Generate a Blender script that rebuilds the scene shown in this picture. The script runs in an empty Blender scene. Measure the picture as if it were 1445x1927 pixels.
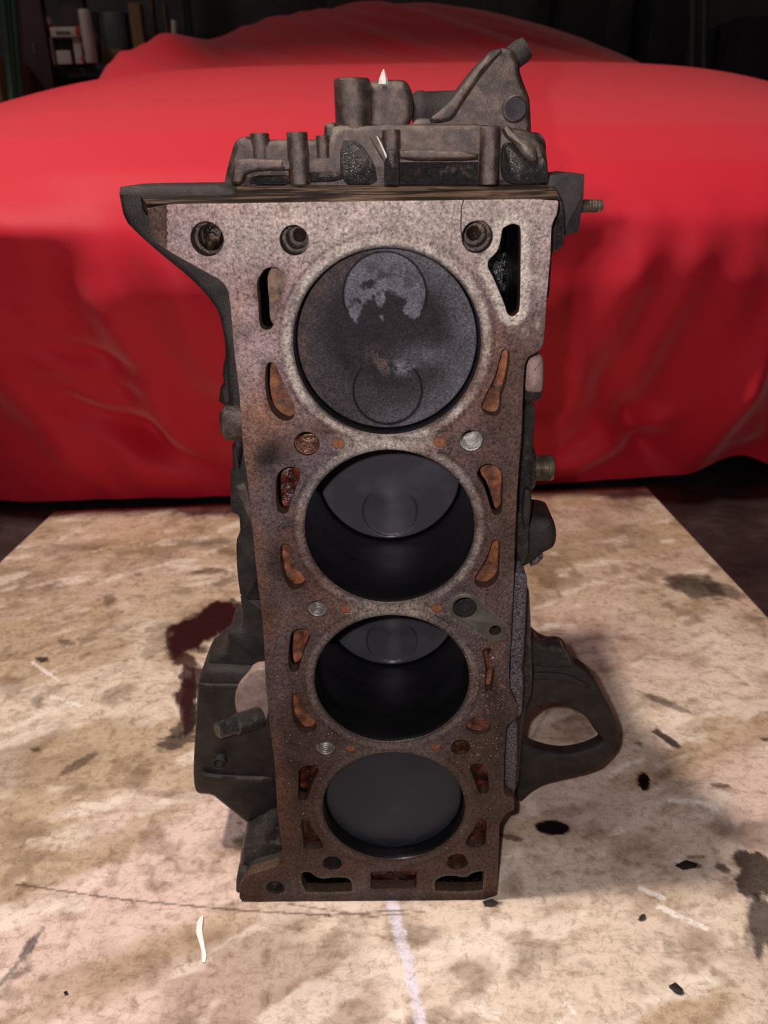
import bpy, bmesh, math, random
import numpy as np
from mathutils import Vector, Matrix
from mathutils.geometry import tessellate_polygon, delaunay_2d_cdt

random.seed(7)
W, H, F = 1445.0, 1927.0, 1500.0
sc = bpy.context.scene
col = sc.collection
Z0 = 0.3461                                   # height of the first bore's centre above the board
# ------------------------------------------------------------------ camera
C = np.array([0.00164, -0.34907, 0.07985 + Z0])
TH, YA, RO = 0.4306, -0.0121, -0.0178
fw = np.array([math.sin(YA)*math.cos(TH), math.cos(YA)*math.cos(TH), -math.sin(TH)])
_r = np.array([math.cos(YA), -math.sin(YA), 0.0]); _u = np.cross(_r, fw)
rt = _r*math.cos(RO) + _u*math.sin(RO)
up = -_r*math.sin(RO) + _u*math.cos(RO)
cam = bpy.data.cameras.new('camera'); camo = bpy.data.objects.new('camera', cam); col.objects.link(camo)
M = Matrix(((rt[0], up[0], -fw[0], C[0]), (rt[1], up[1], -fw[1], C[1]), (rt[2], up[2], -fw[2], C[2]), (0, 0, 0, 1)))
camo.matrix_world = M
cam.sensor_fit = 'VERTICAL'; cam.sensor_height = 36.0; cam.lens = F/H*36.0
cam.clip_start = 0.01; cam.clip_end = 50
cam.dof.use_dof = True; cam.dof.focus_distance = 0.40; cam.dof.aperture_fstop = 15.0
sc.camera = camo
# ------------------------------------------------------------------ world and lamps
w = bpy.data.worlds.new('garage_gloom'); sc.world = w; w.use_nodes = True
w.node_tree.nodes['Background'].inputs[0].default_value = (1.0, 0.86, 0.8, 1)
w.node_tree.nodes['Background'].inputs[1].default_value = 0.085
sc.view_settings.view_transform = 'Standard'; sc.view_settings.look = 'None'
sc.view_settings.gamma = 1.0; sc.view_settings.use_curve_mapping = False
sc.view_settings.exposure = 0.0

def lamp(name, kind, loc, power, color, size=0.1, aim=None, **kw):
    L = bpy.data.lights.new(name, kind); L.energy = power; L.color = color
    if kind == 'AREA': L.size = size
    else: L.shadow_soft_size = size
    for k, v in kw.items(): setattr(L, k, v)
    o = bpy.data.objects.new(name, L); o.location = loc
    if aim is not None:
        o.rotation_euler = (Vector(aim) - Vector(loc)).to_track_quat('-Z', 'Y').to_euler()
    col.objects.link(o); return o
FL = C - rt*0.018 + up*0.012
lamp('phone_flash', 'POINT', FL, 6.2, (1.0, 0.92, 0.94), 0.004)
lamp('ceiling_work_lamp', 'SPOT', (-0.62, -0.04, 2.30), 190, (1.0, 0.89, 0.80), 0.07, aim=(-0.55, 0.02, 0),
     spot_size=math.radians(118), spot_blend=0.15)

lamp('shelf_fill_light', 'POINT', (-2.4, 1.9, 2.3), 26, (1.0, 0.93, 0.85), 0.1)  # added fill that lifts the dark shelf background, no real lamp there

# ------------------------------------------------------------------ projection helpers (work out where things stand from their outline)
def ray(u, v): return fw*F + rt*(u - W/2) + up*(H/2 - v)
def P(u, v, y):                      # point of the plane y = const
    d = ray(u, v); return C + d*(y - C[1])/d[1]
def G(u, v, z=0.0):                  # point of the floor
    d = ray(u, v); return C + d*(z - C[2])/d[2]
def proj(x, y, z):
    q = np.stack([x, y, z], -1) - C
    zz = q@fw; return W/2 + F*(q@rt)/zz, H/2 - F*(q@up)/zz
def lin(c):
    return tuple((v/255/12.92 if v/255 <= 0.04045 else ((v/255+0.055)/1.055)**2.4) for v in c)

# ------------------------------------------------------------------ numpy noise
_rng = np.random.RandomState(3); _T = _rng.rand(256, 256)
def vn(x, y, s=0):
    x = np.asarray(x) + 17.3*s; y = np.asarray(y) + 41.7*s
    xi = np.floor(x).astype(int); yi = np.floor(y).astype(int); fx = x-xi; fy = y-yi
    fx = fx*fx*(3-2*fx); fy = fy*fy*(3-2*fy)
    a = _T[xi & 255, yi & 255]; b = _T[(xi+1) & 255, yi & 255]; c = _T[xi & 255, (yi+1) & 255]; d = _T[(xi+1) & 255, (yi+1) & 255]
    return (a*(1-fx)+b*fx)*(1-fy) + (c*(1-fx)+d*fx)*fy
def fbm(x, y, s=0, o=4):
    r = 0; a = 0.5; t = 0
    for k in range(o):
        r = r + a*vn(x*2**k, y*2**k, s+k); t += a; a *= 0.5
    return r/t
def ss(a, b, x):
    t = np.clip((x-a)/(b-a), 0, 1); return t*t*(3-2*t)
def mix(a, b, t): return a*(1-t[..., None]) + b*t[..., None]

# ------------------------------------------------------------------ materials
MATS = {}
def new_mat(name):
    m = bpy.data.materials.new(name); m.use_nodes = True; MATS[name] = m
    nt = m.node_tree; return m, nt, nt.nodes['Principled BSDF']
def N(nt, t, **kw):
    n = nt.nodes.new(t)
    for k, v in kw.items(): setattr(n, k, v)
    return n
def noise(nt, scale, detail=4, rough=0.6, vec=None, dist=0.0):
    n = N(nt, 'ShaderNodeTexNoise'); n.inputs['Scale'].default_value = scale; n.inputs['Detail'].default_value = detail
    n.inputs['Roughness'].default_value = rough; n.inputs['Distortion'].default_value = dist
    if vec is not None: nt.links.new(vec, n.inputs['Vector'])
    return n
def ramp(nt, src, stops):
    r = N(nt, 'ShaderNodeValToRGB'); e = r.color_ramp.elements
    while len(e) > len(stops): e.remove(e[-1])
    while len(e) < len(stops): e.new(0.5)
    for k, (p, c) in enumerate(stops):
        e[k].position = p; e[k].color = (*c, 1) if len(c) == 3 else c
    nt.links.new(src, r.inputs[0]); return r
def geo(nt, scale=(1, 1, 1)):
    t = N(nt, 'ShaderNodeTexCoord'); m = N(nt, 'ShaderNodeMapping'); m.inputs['Scale'].default_value = scale
    nt.links.new(t.outputs['Object'], m.inputs['Vector']); return m.outputs[0]
def metal(name, stops, scale=60, rough=(0.4, 0.7), met=0.0, bump=0.4, bscale=900, bdist=0.0006, attr=None, mapping=(1, 1, 1),
          grain=0.35, spec=0.5, coarse=0.0, coat=0.0):
    m, nt, b = new_mat(name); v = geo(nt, mapping)
    n = noise(nt, scale, 6, 0.65, v, 0.3)
    if attr:
        a = N(nt, 'ShaderNodeAttribute'); a.attribute_name = attr
        g = noise(nt, bscale*0.6, 3, 0.7, v)
        r = ramp(nt, g.outputs[0], [(0.25, (1-grain,)*3), (0.75, (1+grain*0.8,)*3)])
        r2 = ramp(nt, n.outputs[0], [(0.3, (1-grain*0.5,)*3), (0.7, (1+grain*0.35,)*3)])
        x = N(nt, 'ShaderNodeMix', data_type='RGBA', blend_type='MULTIPLY'); x.inputs[0].default_value = 1
        nt.links.new(a.outputs['Color'], x.inputs[6]); nt.links.new(r.outputs[0], x.inputs[7])
        x2 = N(nt, 'ShaderNodeMix', data_type='RGBA', blend_type='MULTIPLY'); x2.inputs[0].default_value = 1
        nt.links.new(x.outputs[2], x2.inputs[6]); nt.links.new(r2.outputs[0], x2.inputs[7])
        sp_ = noise(nt, bscale*0.40, 8, 0.78, v, 0.2); r3 = ramp(nt, sp_.outputs[0], [(0.36, (1-grain*1.1,)*3), (0.5, (1, 1, 1)), (0.66, (1+grain*.5,)*3)])
        x3 = N(nt, 'ShaderNodeMix', data_type='RGBA', blend_type='MULTIPLY'); x3.inputs[0].default_value = 1
        nt.links.new(x2.outputs[2], x3.inputs[6]); nt.links.new(r3.outputs[0], x3.inputs[7])
        nt.links.new(x3.outputs[2], b.inputs['Base Color'])
    else:
        r = ramp(nt, n.outputs[0], [(p, lin(c)) for p, c in stops])
        nt.links.new(r.outputs[0], b.inputs['Base Color'])
    n2 = noise(nt, bscale*0.35, 5, 0.7, v)
    rr = ramp(nt, n2.outputs[0], [(0.3, (rough[0],)*3), (0.7, (rough[1],)*3)])
    nt.links.new(rr.outputs[0], b.inputs['Roughness'])
    b.inputs['Coat Weight'].default_value = coat; b.inputs['Coat Roughness'].default_value = 0.28
    b.inputs['Metallic'].default_value = met; b.inputs['Specular IOR Level'].default_value = spec
    n3 = noise(nt, bscale, 4, 0.7, v)
    bp = N(nt, 'ShaderNodeBump'); bp.inputs['Strength'].default_value = bump; bp.inputs['Distance'].default_value = bdist
    nt.links.new(n3.outputs[0], bp.inputs['Height'])
    if coarse > 0:
        n4 = noise(nt, 110, 4, 0.6, v)
        b4 = N(nt, 'ShaderNodeBump'); b4.inputs['Strength'].default_value = coarse; b4.inputs['Distance'].default_value = 0.004
        nt.links.new(n4.outputs[0], b4.inputs['Height']); nt.links.new(b4.outputs[0], bp.inputs['Normal'])
    nt.links.new(bp.outputs[0], b.inputs['Normal']); nt.links.new(bp.outputs[0], b.inputs['Coat Normal']); return m

m_deck = metal('machined_deck', None, 60, (0.32, 0.62), 0.7, 0.85, 1700, 0.0005, attr='pig', grain=0.6)
m_cast = metal('greasy_cast_iron', [(0.36, (42, 32, 27)), (0.5, (68, 52, 44)), (0.66, (98, 79, 68))], 200, (0.28, 0.5), 0.5, 0.6, 1700, 0.0005, coarse=0.04, coat=0.7)
m_castd = metal('dark_cast_iron', [(0.32, (24, 21, 20)), (0.68, (56, 49, 46))], 90, (0.4, 0.62), 0.35, 0.8, 1200, 0.0006, coarse=0.08)
m_castw = metal('oil_wet_cast_iron', [(0.35, (10, 8, 8)), (0.55, (30, 23, 20)), (0.72, (110, 92, 82))], 240, (0.12, 0.5), 0.5, 1.0, 1300, 0.001, coarse=0.25, coat=0.7)
m_grit = metal('grey_gritty_casting', [(0.38, (34, 30, 32)), (0.6, (128, 118, 122))], 900, (0.3, 0.6), 0.5, 1.0, 1300, 0.0008)
m_lit = metal('pale_lit_casting', [(0.3, (120, 98, 90)), (0.7, (170, 145, 135))], 150, (0.4, 0.7), 0.1, 0.8, 1500, 0.0005)
m_ledge = metal('machined_end_face', [(0.38, (28, 23, 21)), (0.5, (64, 51, 43)), (0.58, (148, 122, 100)), (0.64, (52, 43, 38)), (0.8, (34, 29, 27))], 55, (0.3, 0.5), 0.75, 0.4, 700, 0.0004, mapping=(0.35, 3, 3))
m_rust = metal('rusty_water_jacket', [(0.36, (40, 22, 14)), (0.5, (100, 56, 30)), (0.66, (142, 86, 50))], 110, (0.55, 0.85), 0.0, 0.6, 500, 0.001, coarse=0.3)
m_rustd = metal('wet_dark_rust', [(0.38, (14, 7, 6)), (0.54, (62, 26, 15)), (0.7, (130, 62, 34))], 110, (0.08, 0.4), 0.0, 0.8, 400, 0.001, coarse=0.6)
m_rustg = metal('grey_brown_jacket', [(0.36, (60, 42, 32)), (0.5, (104, 80, 62)), (0.66, (138, 108, 86))], 150, (0.5, 0.8), 0.0, 0.6, 500, 0.001)
m_void = metal('black_oily_passage', [(0.3, (4, 4, 6)), (0.7, (16, 14, 15))], 60, (0.15, 0.5), 0.2, 0.8, 300, 0.001, coarse=0.8)
m_bore = metal('honed_bore_wall', [(0.3, (34, 33, 37)), (0.7, (54, 52, 55))], 30, (0.22, 0.36), 0.8, 0.12, 900, 0.0002, mapping=(1, 4, 1))
m_crown = metal('piston_carbon', None, 90, (0.35, 0.7), 0.3, 0.9, 2600, 0.0006, attr='pig', grain=0.6)
m_crown2 = metal('smooth_piston_crown', None, 40, (0.34, 0.38), 0.2, 0.0, 600, 0.0001, attr='pig', grain=0.03, spec=0.3)
m_thread = metal('bright_thread', [(0.3, (150, 144, 138)), (0.7, (225, 220, 214))], 200, (0.2, 0.4), 0.85, 0.3, 900, 0.0003)
m_threadr = metal('oily_rusted_thread', [(0.3, (36, 20, 14)), (0.6, (110, 74, 54)), (0.8, (150, 130, 116))], 220, (0.12, 0.4), 0.6, 0.5, 700, 0.0005)
m_stud = metal('steel_stud', [(0.3, (70, 62, 52)), (0.7, (140, 128, 110))], 200, (0.25, 0.45), 0.7, 0.3, 900, 0.0003)
m_plate = metal('dull_grey_insert', [(0.3, (84, 80, 74)), (0.7, (112, 106, 98))], 120, (0.35, 0.5), 0.6, 0.2, 900, 0.0003)
m_shade = metal('painted_bore_shade', [(0.3, (24, 18, 24)), (0.7, (40, 32, 40))], 120, (0.6, 0.8), 0.0, 0.4, 900, 0.0004)  # purple-black colour stands in for shade inside the bracket bore
m_chalk = metal('fresh_broken_metal', [(0.3, (190, 182, 172)), (0.7, (230, 222, 212))], 200, (0.4, 0.6), 0.2, 0.4, 900, 0.0004)
m_oilbr = metal('oil_soaked_brown', [(0.35, (18, 12, 9)), (0.6, (52, 36, 24)), (0.75, (96, 74, 50))], 160, (0.1, 0.35), 0.4, 0.7, 500, 0.001)
m_olive = metal('aged_alloy_edge', [(0.3, (60, 52, 44)), (0.7, (112, 100, 86))], 120, (0.35, 0.6), 0.4, 0.5, 900, 0.0005)

# ------------------------------------------------------------------ object helpers
def tag(o, label=None, cat=None, group=None, kind=None):
    if label: o['label'] = label
    if cat: o['category'] = cat
    if group: o['group'] = group
    if kind: o['kind'] = kind
    return o
def empty(name, loc, label, cat, group=None):
    o = bpy.data.objects.new(name, None); o.location = loc; o.empty_display_size = 0.02; col.objects.link(o)
    return tag(o, label, cat, group)
def rloc(o):
    v = Vector(o.location)
    while o.parent: o = o.parent; v += Vector(o.location)
    return v
def link(name, verts, faces, mat, parent=None, smooth=35, mats=None):
    """verts in world metres; the object's origin is put at the centre of its mesh"""
    verts = np.asarray(verts, float); c = (verts.min(0) + verts.max(0))/2
    me = bpy.data.meshes.new(name)
    me.from_pydata((verts - c).tolist(), [], faces); me.update()
    bm = bmesh.new(); bm.from_mesh(me); bmesh.ops.recalc_face_normals(bm, faces=bm.faces); bm.to_mesh(me); bm.free()
    me.materials.append(mat)
    if smooth:
        me.shade_smooth()
        try: me.set_sharp_from_angle(angle=math.radians(smooth))
        except Exception: pass
    o = bpy.data.objects.new(name, me); col.objects.link(o)
    if parent is not None:
        o.parent = parent; o.location = Vector(c) - rloc(parent)
    else: o.location = c
    return o
def setcol(o, cols, name='pig'):
    me = o.data; a = me.color_attributes.new(name, 'FLOAT_COLOR', 'POINT')
    buf = np.ones((len(me.vertices), 4), np.float32); buf[:, :3] = cols
    a.data.foreach_set('color', buf.ravel())

def smooth_loop(pts, step=None, n=4):
    p = np.asarray(pts, float); out = []; k = len(p)
    for i in range(k):
        a, b, c, d = p[i-1], p[i], p[(i+1) % k], p[(i+2) % k]
        for j in range(n):
            t = j/n
            out.append(0.5*((2*b) + (-a+c)*t + (2*a-5*b+4*c-d)*t*t + (-a+3*b-3*c+d)*t**3))
    return np.array(out)
def area(p): x, y = p[:, 0], p[:, 1]; return 0.5*np.sum(x*np.roll(y, -1) - np.roll(x, -1)*y)
def ccw(p): return p if area(p) > 0 else p[::-1]
def inset(p, d):                     # p counter-clockwise; positive d shrinks
    e = np.roll(p, -1, 0) - p; e /= np.maximum(np.linalg.norm(e, axis=1), 1e-9)[:, None]
    n = np.stack([-e[:, 1], e[:, 0]], 1); m = n + np.roll(n, 1, 0); l = np.maximum(np.linalg.norm(m, axis=1), 0.6)[:, None]
    return p + m/l*d
def px2xz(pts, y): return np.array([[P(u, v, y)[0], P(u, v, y)[2]] for u, v in pts])
def chaikin(p, n=1, r=0.25):
    for _ in range(n):
        q = np.roll(p, -1, 0); p = np.stack([p*(1-r)+q*r, p*r+q*(1-r)], 1).reshape(-1, 2)
    return p
def dist_poly(p, poly):
    a = poly; b = np.roll(poly, -1, 0); best = np.full(len(p), 9.9)
    for s, e in zip(a, b):
        d = e-s; t = np.clip(((p-s)@d)/max(d@d, 1e-12), 0, 1); q = s+t[:, None]*d
        best = np.minimum(best, np.hypot(p[:, 0]-q[:, 0], p[:, 1]-q[:, 1]))
    return best
def slab_geo(outer, holes, y0, y1, bev, sub=1):
    V = []; Fc = []
    loops = [(ccw(np.asarray(outer)), 1)] + [(ccw(np.asarray(h)), -1) for h in holes]
    prof = [(y0, bev), (y0+bev*0.3, bev*0.3), (y0+bev, 0.0)] + [(y0+bev+(y1-y0-bev)*k/sub, 0.0) for k in range(1, sub+1)]
    capf = []; capb = []; start = 0
    for p, s in loops:
        idx = []; okm = None
        for (y, d) in prof:
            q = inset(p, d*s); base = len(V)
            if d > 0:
                ok = dist_poly(q, p) > d*0.9
                if okm is None: okm = ok
                gi = np.where(ok)[0]
                if len(gi) > 4:
                    for b_ in np.where(~ok)[0]:
                        dd = np.abs(gi-b_); dd = np.minimum(dd, len(q)-dd); q[b_] = q[gi[np.argmin(dd)]]
            V += [(a, y, b) for a, b in q]; idx.append(range(base, base+len(q)))
        for r in range(len(prof)-1):
            A, B = idx[r], idx[r+1]; n = len(A)
            for i in range(n): Fc.append((A[i], A[(i+1) % n], B[(i+1) % n], B[i]))
        capf.append([i for i, k in zip(idx[0], okm) if k] if okm is not None and okm.sum() > 4 else list(idx[0])); capb.append(list(idx[-1]))
    for cap in (capf, capb):
        flat = [i for l in cap for i in l]
        tris = tessellate_polygon([[Vector((V[i][0], V[i][2], 0)) for i in l] for l in cap])
        Fc += [tuple(flat[i] for i in t) for t in tris]
    return V, Fc
def slab(name, pts, y0, y1, mat, parent, bev=0.0015, rnd=1, holes=(), label=None, smooth=50, clamp=True):
    """cast plate whose front face, at depth y0, has the given outline"""
    low = max(v for u, v in pts); yl = G(722, low)[1]
    if clamp and yl > 0 and y0 > yl - 0.004: y0, y1 = yl-0.004, yl-0.004+(y1-y0)
    o = px2xz(pts, y0)
    if rnd: o = chaikin(o, rnd, 0.2)
    hs = [chaikin(px2xz(h, y0), 2) for h in holes]
    V, Fc = slab_geo(o, hs, y0, y1, bev)
    V = np.array(V); V[:, 2] = np.maximum(V[:, 2], 0.0005)
    ob = link(name, V, Fc, mat, parent, smooth)
    if label: ob['label'] = label
    return ob
def lathe_geo(profile, p0, axis, seg=40, close=True):
    ax = Vector(axis).normalized(); a = ax.orthogonal().normalized(); b = ax.cross(a); p0 = Vector(p0)
    V = []; Fc = []
    for t, r in profile:
        for k in range(seg):
            f = 2*math.pi*k/seg; V.append(tuple(p0 + ax*t + (a*math.cos(f)+b*math.sin(f))*r))
    for i in range(len(profile)-1):
        for k in range(seg):
            Fc.append((i*seg+k, i*seg+(k+1) % seg, (i+1)*seg+(k+1) % seg, (i+1)*seg+k))
    if close:
        Fc.append(tuple(range(seg))[::-1]); Fc.append(tuple((len(profile)-1)*seg+k for k in range(seg)))
    return V, Fc
def lathe(name, profile, p0, axis, mat, parent=None, seg=40, close=True, smooth=40, label=None):
    V, Fc = lathe_geo(profile, p0, axis, seg, close); o = link(name, V, Fc, mat, parent, smooth)
    if label: o['label'] = label
    return o
def thread_profile(L, r, pitch, depth, t0=0.0):
    pr = []; t = t0
    while t + pitch < L:
        pr += [(t, r-depth), (t+pitch*0.5, r)]; t += pitch
    pr.append((t, r-depth)); return pr

# ================================================================== SETTING: floor and wall
def floor_mesh():
    xs = np.linspace(-4, 4, 60); ys = np.linspace(-1.2, 5.0, 50)
    X, Y = np.meshgrid(xs, ys); V = np.stack([X.ravel(), Y.ravel(), np.full(X.size, -0.006)], 1)
    n = len(xs); Fc = [(j*n+i, j*n+i+1, (j+1)*n+i+1, (j+1)*n+i) for j in range(len(ys)-1) for i in range(n-1)]
    return V, Fc
m_floor = metal('dark_painted_concrete', [(0.3, (26, 19, 19)), (0.55, (48, 38, 37)), (0.8, (78, 66, 62))], 12, (0.3, 0.6), 0.0, 0.3, 200, 0.001)
V, Fc = floor_mesh(); tag(link('floor', V, Fc, m_floor), 'dark worn concrete garage floor around the board', None, None, 'structure')
m_wall = metal('gloomy_block_wall', [(0.3, (56, 48, 52)), (0.7, (84, 76, 80))], 3, (0.7, 0.9), 0.0, 0.3, 60, 0.003)
def box_geo(c, s, rz=0.0, bev=0.0):
    bm = bmesh.new(); bmesh.ops.create_cube(bm, size=1.0)
    for v in bm.verts: v.co = Vector((v.co.x*s[0], v.co.y*s[1], v.co.z*s[2]))
    if bev: bmesh.ops.bevel(bm, geom=bm.edges[:], offset=bev, segments=2, affect='EDGES', profile=0.6)
    R = Matrix.Rotation(rz, 3, 'Z')
    V = [tuple(R @ v.co + Vector(c)) for v in bm.verts]; bm.verts.index_update()
    Fc = [tuple(v.index for v in f.verts) for f in bm.faces]; bm.free(); return V, Fc
def box(name, c, s, mat, parent=None, rz=0.0, bev=0.0, label=None):
    V, Fc = box_geo(c, s, rz, bev); o = link(name, V, Fc, mat, parent, 35)
    if label: o['label'] = label
    return o
tag(box('wall_back', (0, 4.6, 1.3), (8, 0.1, 2.7), m_wall), 'dark back wall of the garage', None, None, 'structure')

tag(box('wall_left', (-4.0, 1.9, 1.3), (0.1, 5.6, 2.7), m_wall), 'dark side wall of the garage', None, None, 'structure')
tag(box('wall_right', (4.0, 1.9, 1.3), (0.1, 5.6, 2.7), m_wall), 'dark side wall of the garage on the right', None, None, 'structure')
# unseen panel added overhead to keep the work lamp off the car's far end
tag(box('lamp_blocker', (0.95, 1.52, 1.80), (3.12, 2.0, 0.04), m_wall), 'unseen panel added over the car to block the lamp', None, None, 'structure')
# ================================================================== BOARD under the engine
def board():
    rows = np.concatenate([np.linspace(0, 1, 330)])
    # back edge to front edge, left and right edges in floor coordinates
    bl, br = G(100, 962), G(1212, 915)
    left_dir = G(0, 1055) - bl; right_dir = G(1445, 1165) - br
    vs = np.linspace(940, 2080, 330)          # rows evenly spread over what the view shows, denser near by
    ys = np.array([G(722, v)[1] for v in vs]); ys[0] = (bl[1]+br[1])/2
    t = (ys - bl[1])/left_dir[1]; xl = bl[0] + left_dir[0]*t
    t = (ys - br[1])/right_dir[1]; xr = br[0] + right_dir[0]*t
    nc = 640; s = np.linspace(0, 1, nc)
    X = xl[:, None]*(1-s) + xr[:, None]*s
    Y = np.repeat(ys[:, None], nc, 1)
    skew = (br[1]-bl[1])*(s-0.5)[None, :]*np.linspace(1, 0, len(ys))[:, None]; Y = Y + skew
    u, v = proj(X, Y, np.zeros_like(X))
    # relief: slightly scuffed
    Zr = (fbm(X*40, Y*40, 5)-0.5)*0.0005-0.0004
    # ---------------- pigments
    cream = np.array(lin((216, 197, 178))); tan = np.array(lin((174, 148, 118))); brown = np.array(lin((112, 84, 60)))
    pink = np.array(lin((214, 188, 176))); dark = np.array(lin((40, 28, 24))); pale = np.array(lin((240, 226, 212)))
    wx = X + 0.06*(fbm(X*5, Y*5, 9)-0.5); wy = Y + 0.06*(fbm(X*5, Y*5, 11)-0.5)
    a = 0.5
    rx, ry = wx*math.cos(a)+wy*math.sin(a), -wx*math.sin(a)+wy*math.cos(a)
    n1 = fbm(rx*9, ry*26, 1, 5); n2 = fbm(wx*14, wy*14, 2, 5); n3 = fbm(rx*40, ry*110, 3, 4); n4 = fbm(X*160, Y*160, 4, 3)
    n5 = fbm(wx*30, wy*30, 6, 5)
    colr = np.broadcast_to(cream, X.shape+(3,)).copy()
    colr = mix(colr, pink, ss(0.45, 0.65, fbm(X*4, Y*4, 8)))
    colr = mix(colr, tan, ss(0.46, 0.66, n1)*0.75)
    colr = mix(colr, tan, ss(0.42, 0.62, Y/0.6+0.25*(n2-0.5)*2)*0.55)
    colr = mix(colr, brown, ss(0.56, 0.72, n2)*0.45)
    colr = mix(colr, brown, ss(0.58, 0.75, n3)*0.30)
    colr = mix(colr, brown*0.8, ss(0.62, 0.74, n5)*0.45)
    colr = mix(colr, brown*0.8, ss(0.60, 0.80, n4)*0.35)
    colr = mix(colr, pale, ss(0.62, 0.74, fbm(rx*25+9, ry*60, 7, 4))*0.5)
    def blotch(cx, cy, ax, ay, ang, st, c, soft=0.5, ns=0.5, nsc=1.0):
        ca, sa = math.cos(math.radians(ang)), math.sin(math.radians(ang))
        du, dv = u-cx, v-cy; p = (du*ca+dv*sa)/ax; q = (-du*sa+dv*ca)/ay
        m = (abs(p) < 3) & (abs(q) < 3)
        if not m.any(): return
        nz = (fbm(u[m]/ax*2.5*nsc, v[m]/ay*2.5*nsc, int(cx) % 13, 4)-0.5)*2*ns
        d = np.sqrt(p[m]**2+q[m]**2) + nz
        t = (1-ss(1-soft, 1+soft*0.3, d))*st
        colr[m] = colr[m]*(1-t[:, None]) + np.array(lin(c))*t[:, None]
    OIL = (44, 7, 9); DK = (34, 24, 20); BR = (104, 78, 58); WH = (246, 238, 230); PK = (196, 166, 160)
    # oil spill left of the engine
    for s_ in [(372, 1185, 62, 34, -28, 1), (410, 1150, 40, 16, -20, 1), (340, 1200, 28, 26, 0, .95), (425, 1165, 30, 26, -30, 1),
               (345, 1240, 34, 14, 25, .9), (360, 1275, 22, 22, 60, .9), (352, 1305, 20, 28, 10, .95), (360, 1345, 14, 30, 0, .95),
               (345, 1370, 26, 14, -30, .8), (330, 1395, 46, 14, -16, .8), (354, 1320, 12, 50, 8, .9)]:
        blotch(s_[0], s_[1], s_[2]*1.15, s_[3]*1.15, *s_[4:], OIL if s_[1] < 1340 else DK, 0.30, 0.5)
    for s_ in sorted([(80, 1240, 14, 6, 0, .9, DK), (125, 1208, 16, 6, 10, .6, DK), (66, 1410, 12, 5, 0, .7, DK), (150, 1435, 45, 8, -32, .6, DK),
               (205, 1130, 13, 16, 20, .55, DK), (1040, 1557, 35, 14, 4, 1, (8, 6, 6)), (1212, 1470, 12, 19, -15, 1, (8, 6, 6)),
               (1255, 1390, 36, 7, 32, .9, DK), (1315, 1105, 60, 24, 10, .8, DK), (1360, 1110, 40, 14, 15, .6, DK), (1260, 1325, 60, 7, 22, .6, DK),
               (1420, 1640, 42, 50, -10, .9, DK), (1430, 1740, 30, 66, 0, .85, DK), (1385, 1650, 30, 50, 30, .35, BR), (1295, 1628, 24, 7, 0, .8, DK),
               (1310, 1612, 22, 5, 0, .6, DK), (1360, 1632, 18, 8, 30, .8, DK), (1275, 1862, 14, 8, 30, .9, DK), (1208, 1727, 8, 5, -20, .9, DK),
               (960, 1575, 28, 6, 14, .7, DK), (1012, 1615, 12, 12, -30, .35, BR), (1200, 1398, 10, 4, 0, .7, DK), (930, 1700, 16, 7, 0, .7, DK),
               (1355, 1478, 20, 5, 10, .7, DK), (1440, 1390, 12, 4, 0, .8, DK), (55, 1780, 30, 9, -55, .8, DK), (40, 1830, 40, 9, -28, .55, DK),
               (20, 1870, 24, 20, 0, .3, DK), (1180, 940, 40, 30, 30, .5, (88, 46, 40)), (1120, 955, 60, 30, 0, .3, (150, 96, 90)), (1160, 1000, 90, 30, 20, .35, BR),
               (1090, 1030, 60, 30, 0, .35, (120, 96, 50)), (1020, 960, 30, 60, 0, .4, (140, 80, 60)), (905, 1850, 24, 36, 20, .35, BR), (1010, 1790, 70, 30, 0, .35, BR),
               (780, 1760, 60, 20, 0, .3, BR), (1325, 1770, 46, 26, 0, .35, BR), (500, 1800, 10, 24, 20, .4, BR), (40, 1560, 60, 24, 0, .45, BR),
               (20, 1290, 40, 24, 0, .5, BR), (70, 1320, 14, 16, 30, .5, DK), (260, 1465, 34, 22, -20, .5, BR), (330, 1495, 100, 9, 4, .4, BR), (470, 1580, 30, 14, 0, .7, (70, 64, 52)),
               (150, 1030, 90, 10, -8, .35, BR), (380, 1020, 70, 8, -3, .45, DK), (395, 1075, 50, 6, -4, .6, DK), (260, 1080, 10, 5, 0, .5, DK),
               (30, 1140, 40, 10, -5, .5, BR), (420, 1095, 30, 10, -20, .5, DK), (1300, 980, 60, 20, 30, .35, BR), (1220, 1180, 110, 12, 18, .25, BR),
               (1180, 1230, 190, 70, 22, .30, PK), (1110, 1520, 150, 60, 0, .3, (226, 208, 204)), (700, 1860, 200, 60, 0, .15, PK), (250, 1000, 150, 30, 0, .3, (196, 160, 130))], key=lambda q: q[5]):  # pink blotch right of the engine paints its soft shadow from the lamp
        blotch(*s_, 0.6 if s_[5] < .6 else (0.12 if s_[5] >= .9 else 0.3), 0.15 if s_[5] == 1 else 0.45)
    # scuffs where the white face shows
    def stroke(pts, wd, c, st=0.9):
        for (x0, y0), (x1, y1) in zip(pts[:-1], pts[1:]):
            m = (u > min(x0, x1)-wd*3) & (u < max(x0, x1)+wd*3) & (v > min(y0, y1)-wd*3) & (v < max(y0, y1)+wd*3)
            if not m.any(): continue
            dx, dy = x1-x0, y1-y0; L = dx*dx+dy*dy
            t = np.clip(((u[m]-x0)*dx+(v[m]-y0)*dy)/L, 0, 1)
            d = np.hypot(u[m]-x0-t*dx, v[m]-y0-t*dy)/wd + (fbm(u[m]/6, v[m]/6, 3, 2)-0.5)
            k = (1-ss(0.5, 1.1, d))*st; colr[m] = colr[m]*(1-k[:, None]) + np.array(lin(c))*k[:, None]
    stroke([(735, 1690), (748, 1740), (762, 1790), (775, 1850), (795, 1935)], 13, (222, 214, 224), 0.8)
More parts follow.
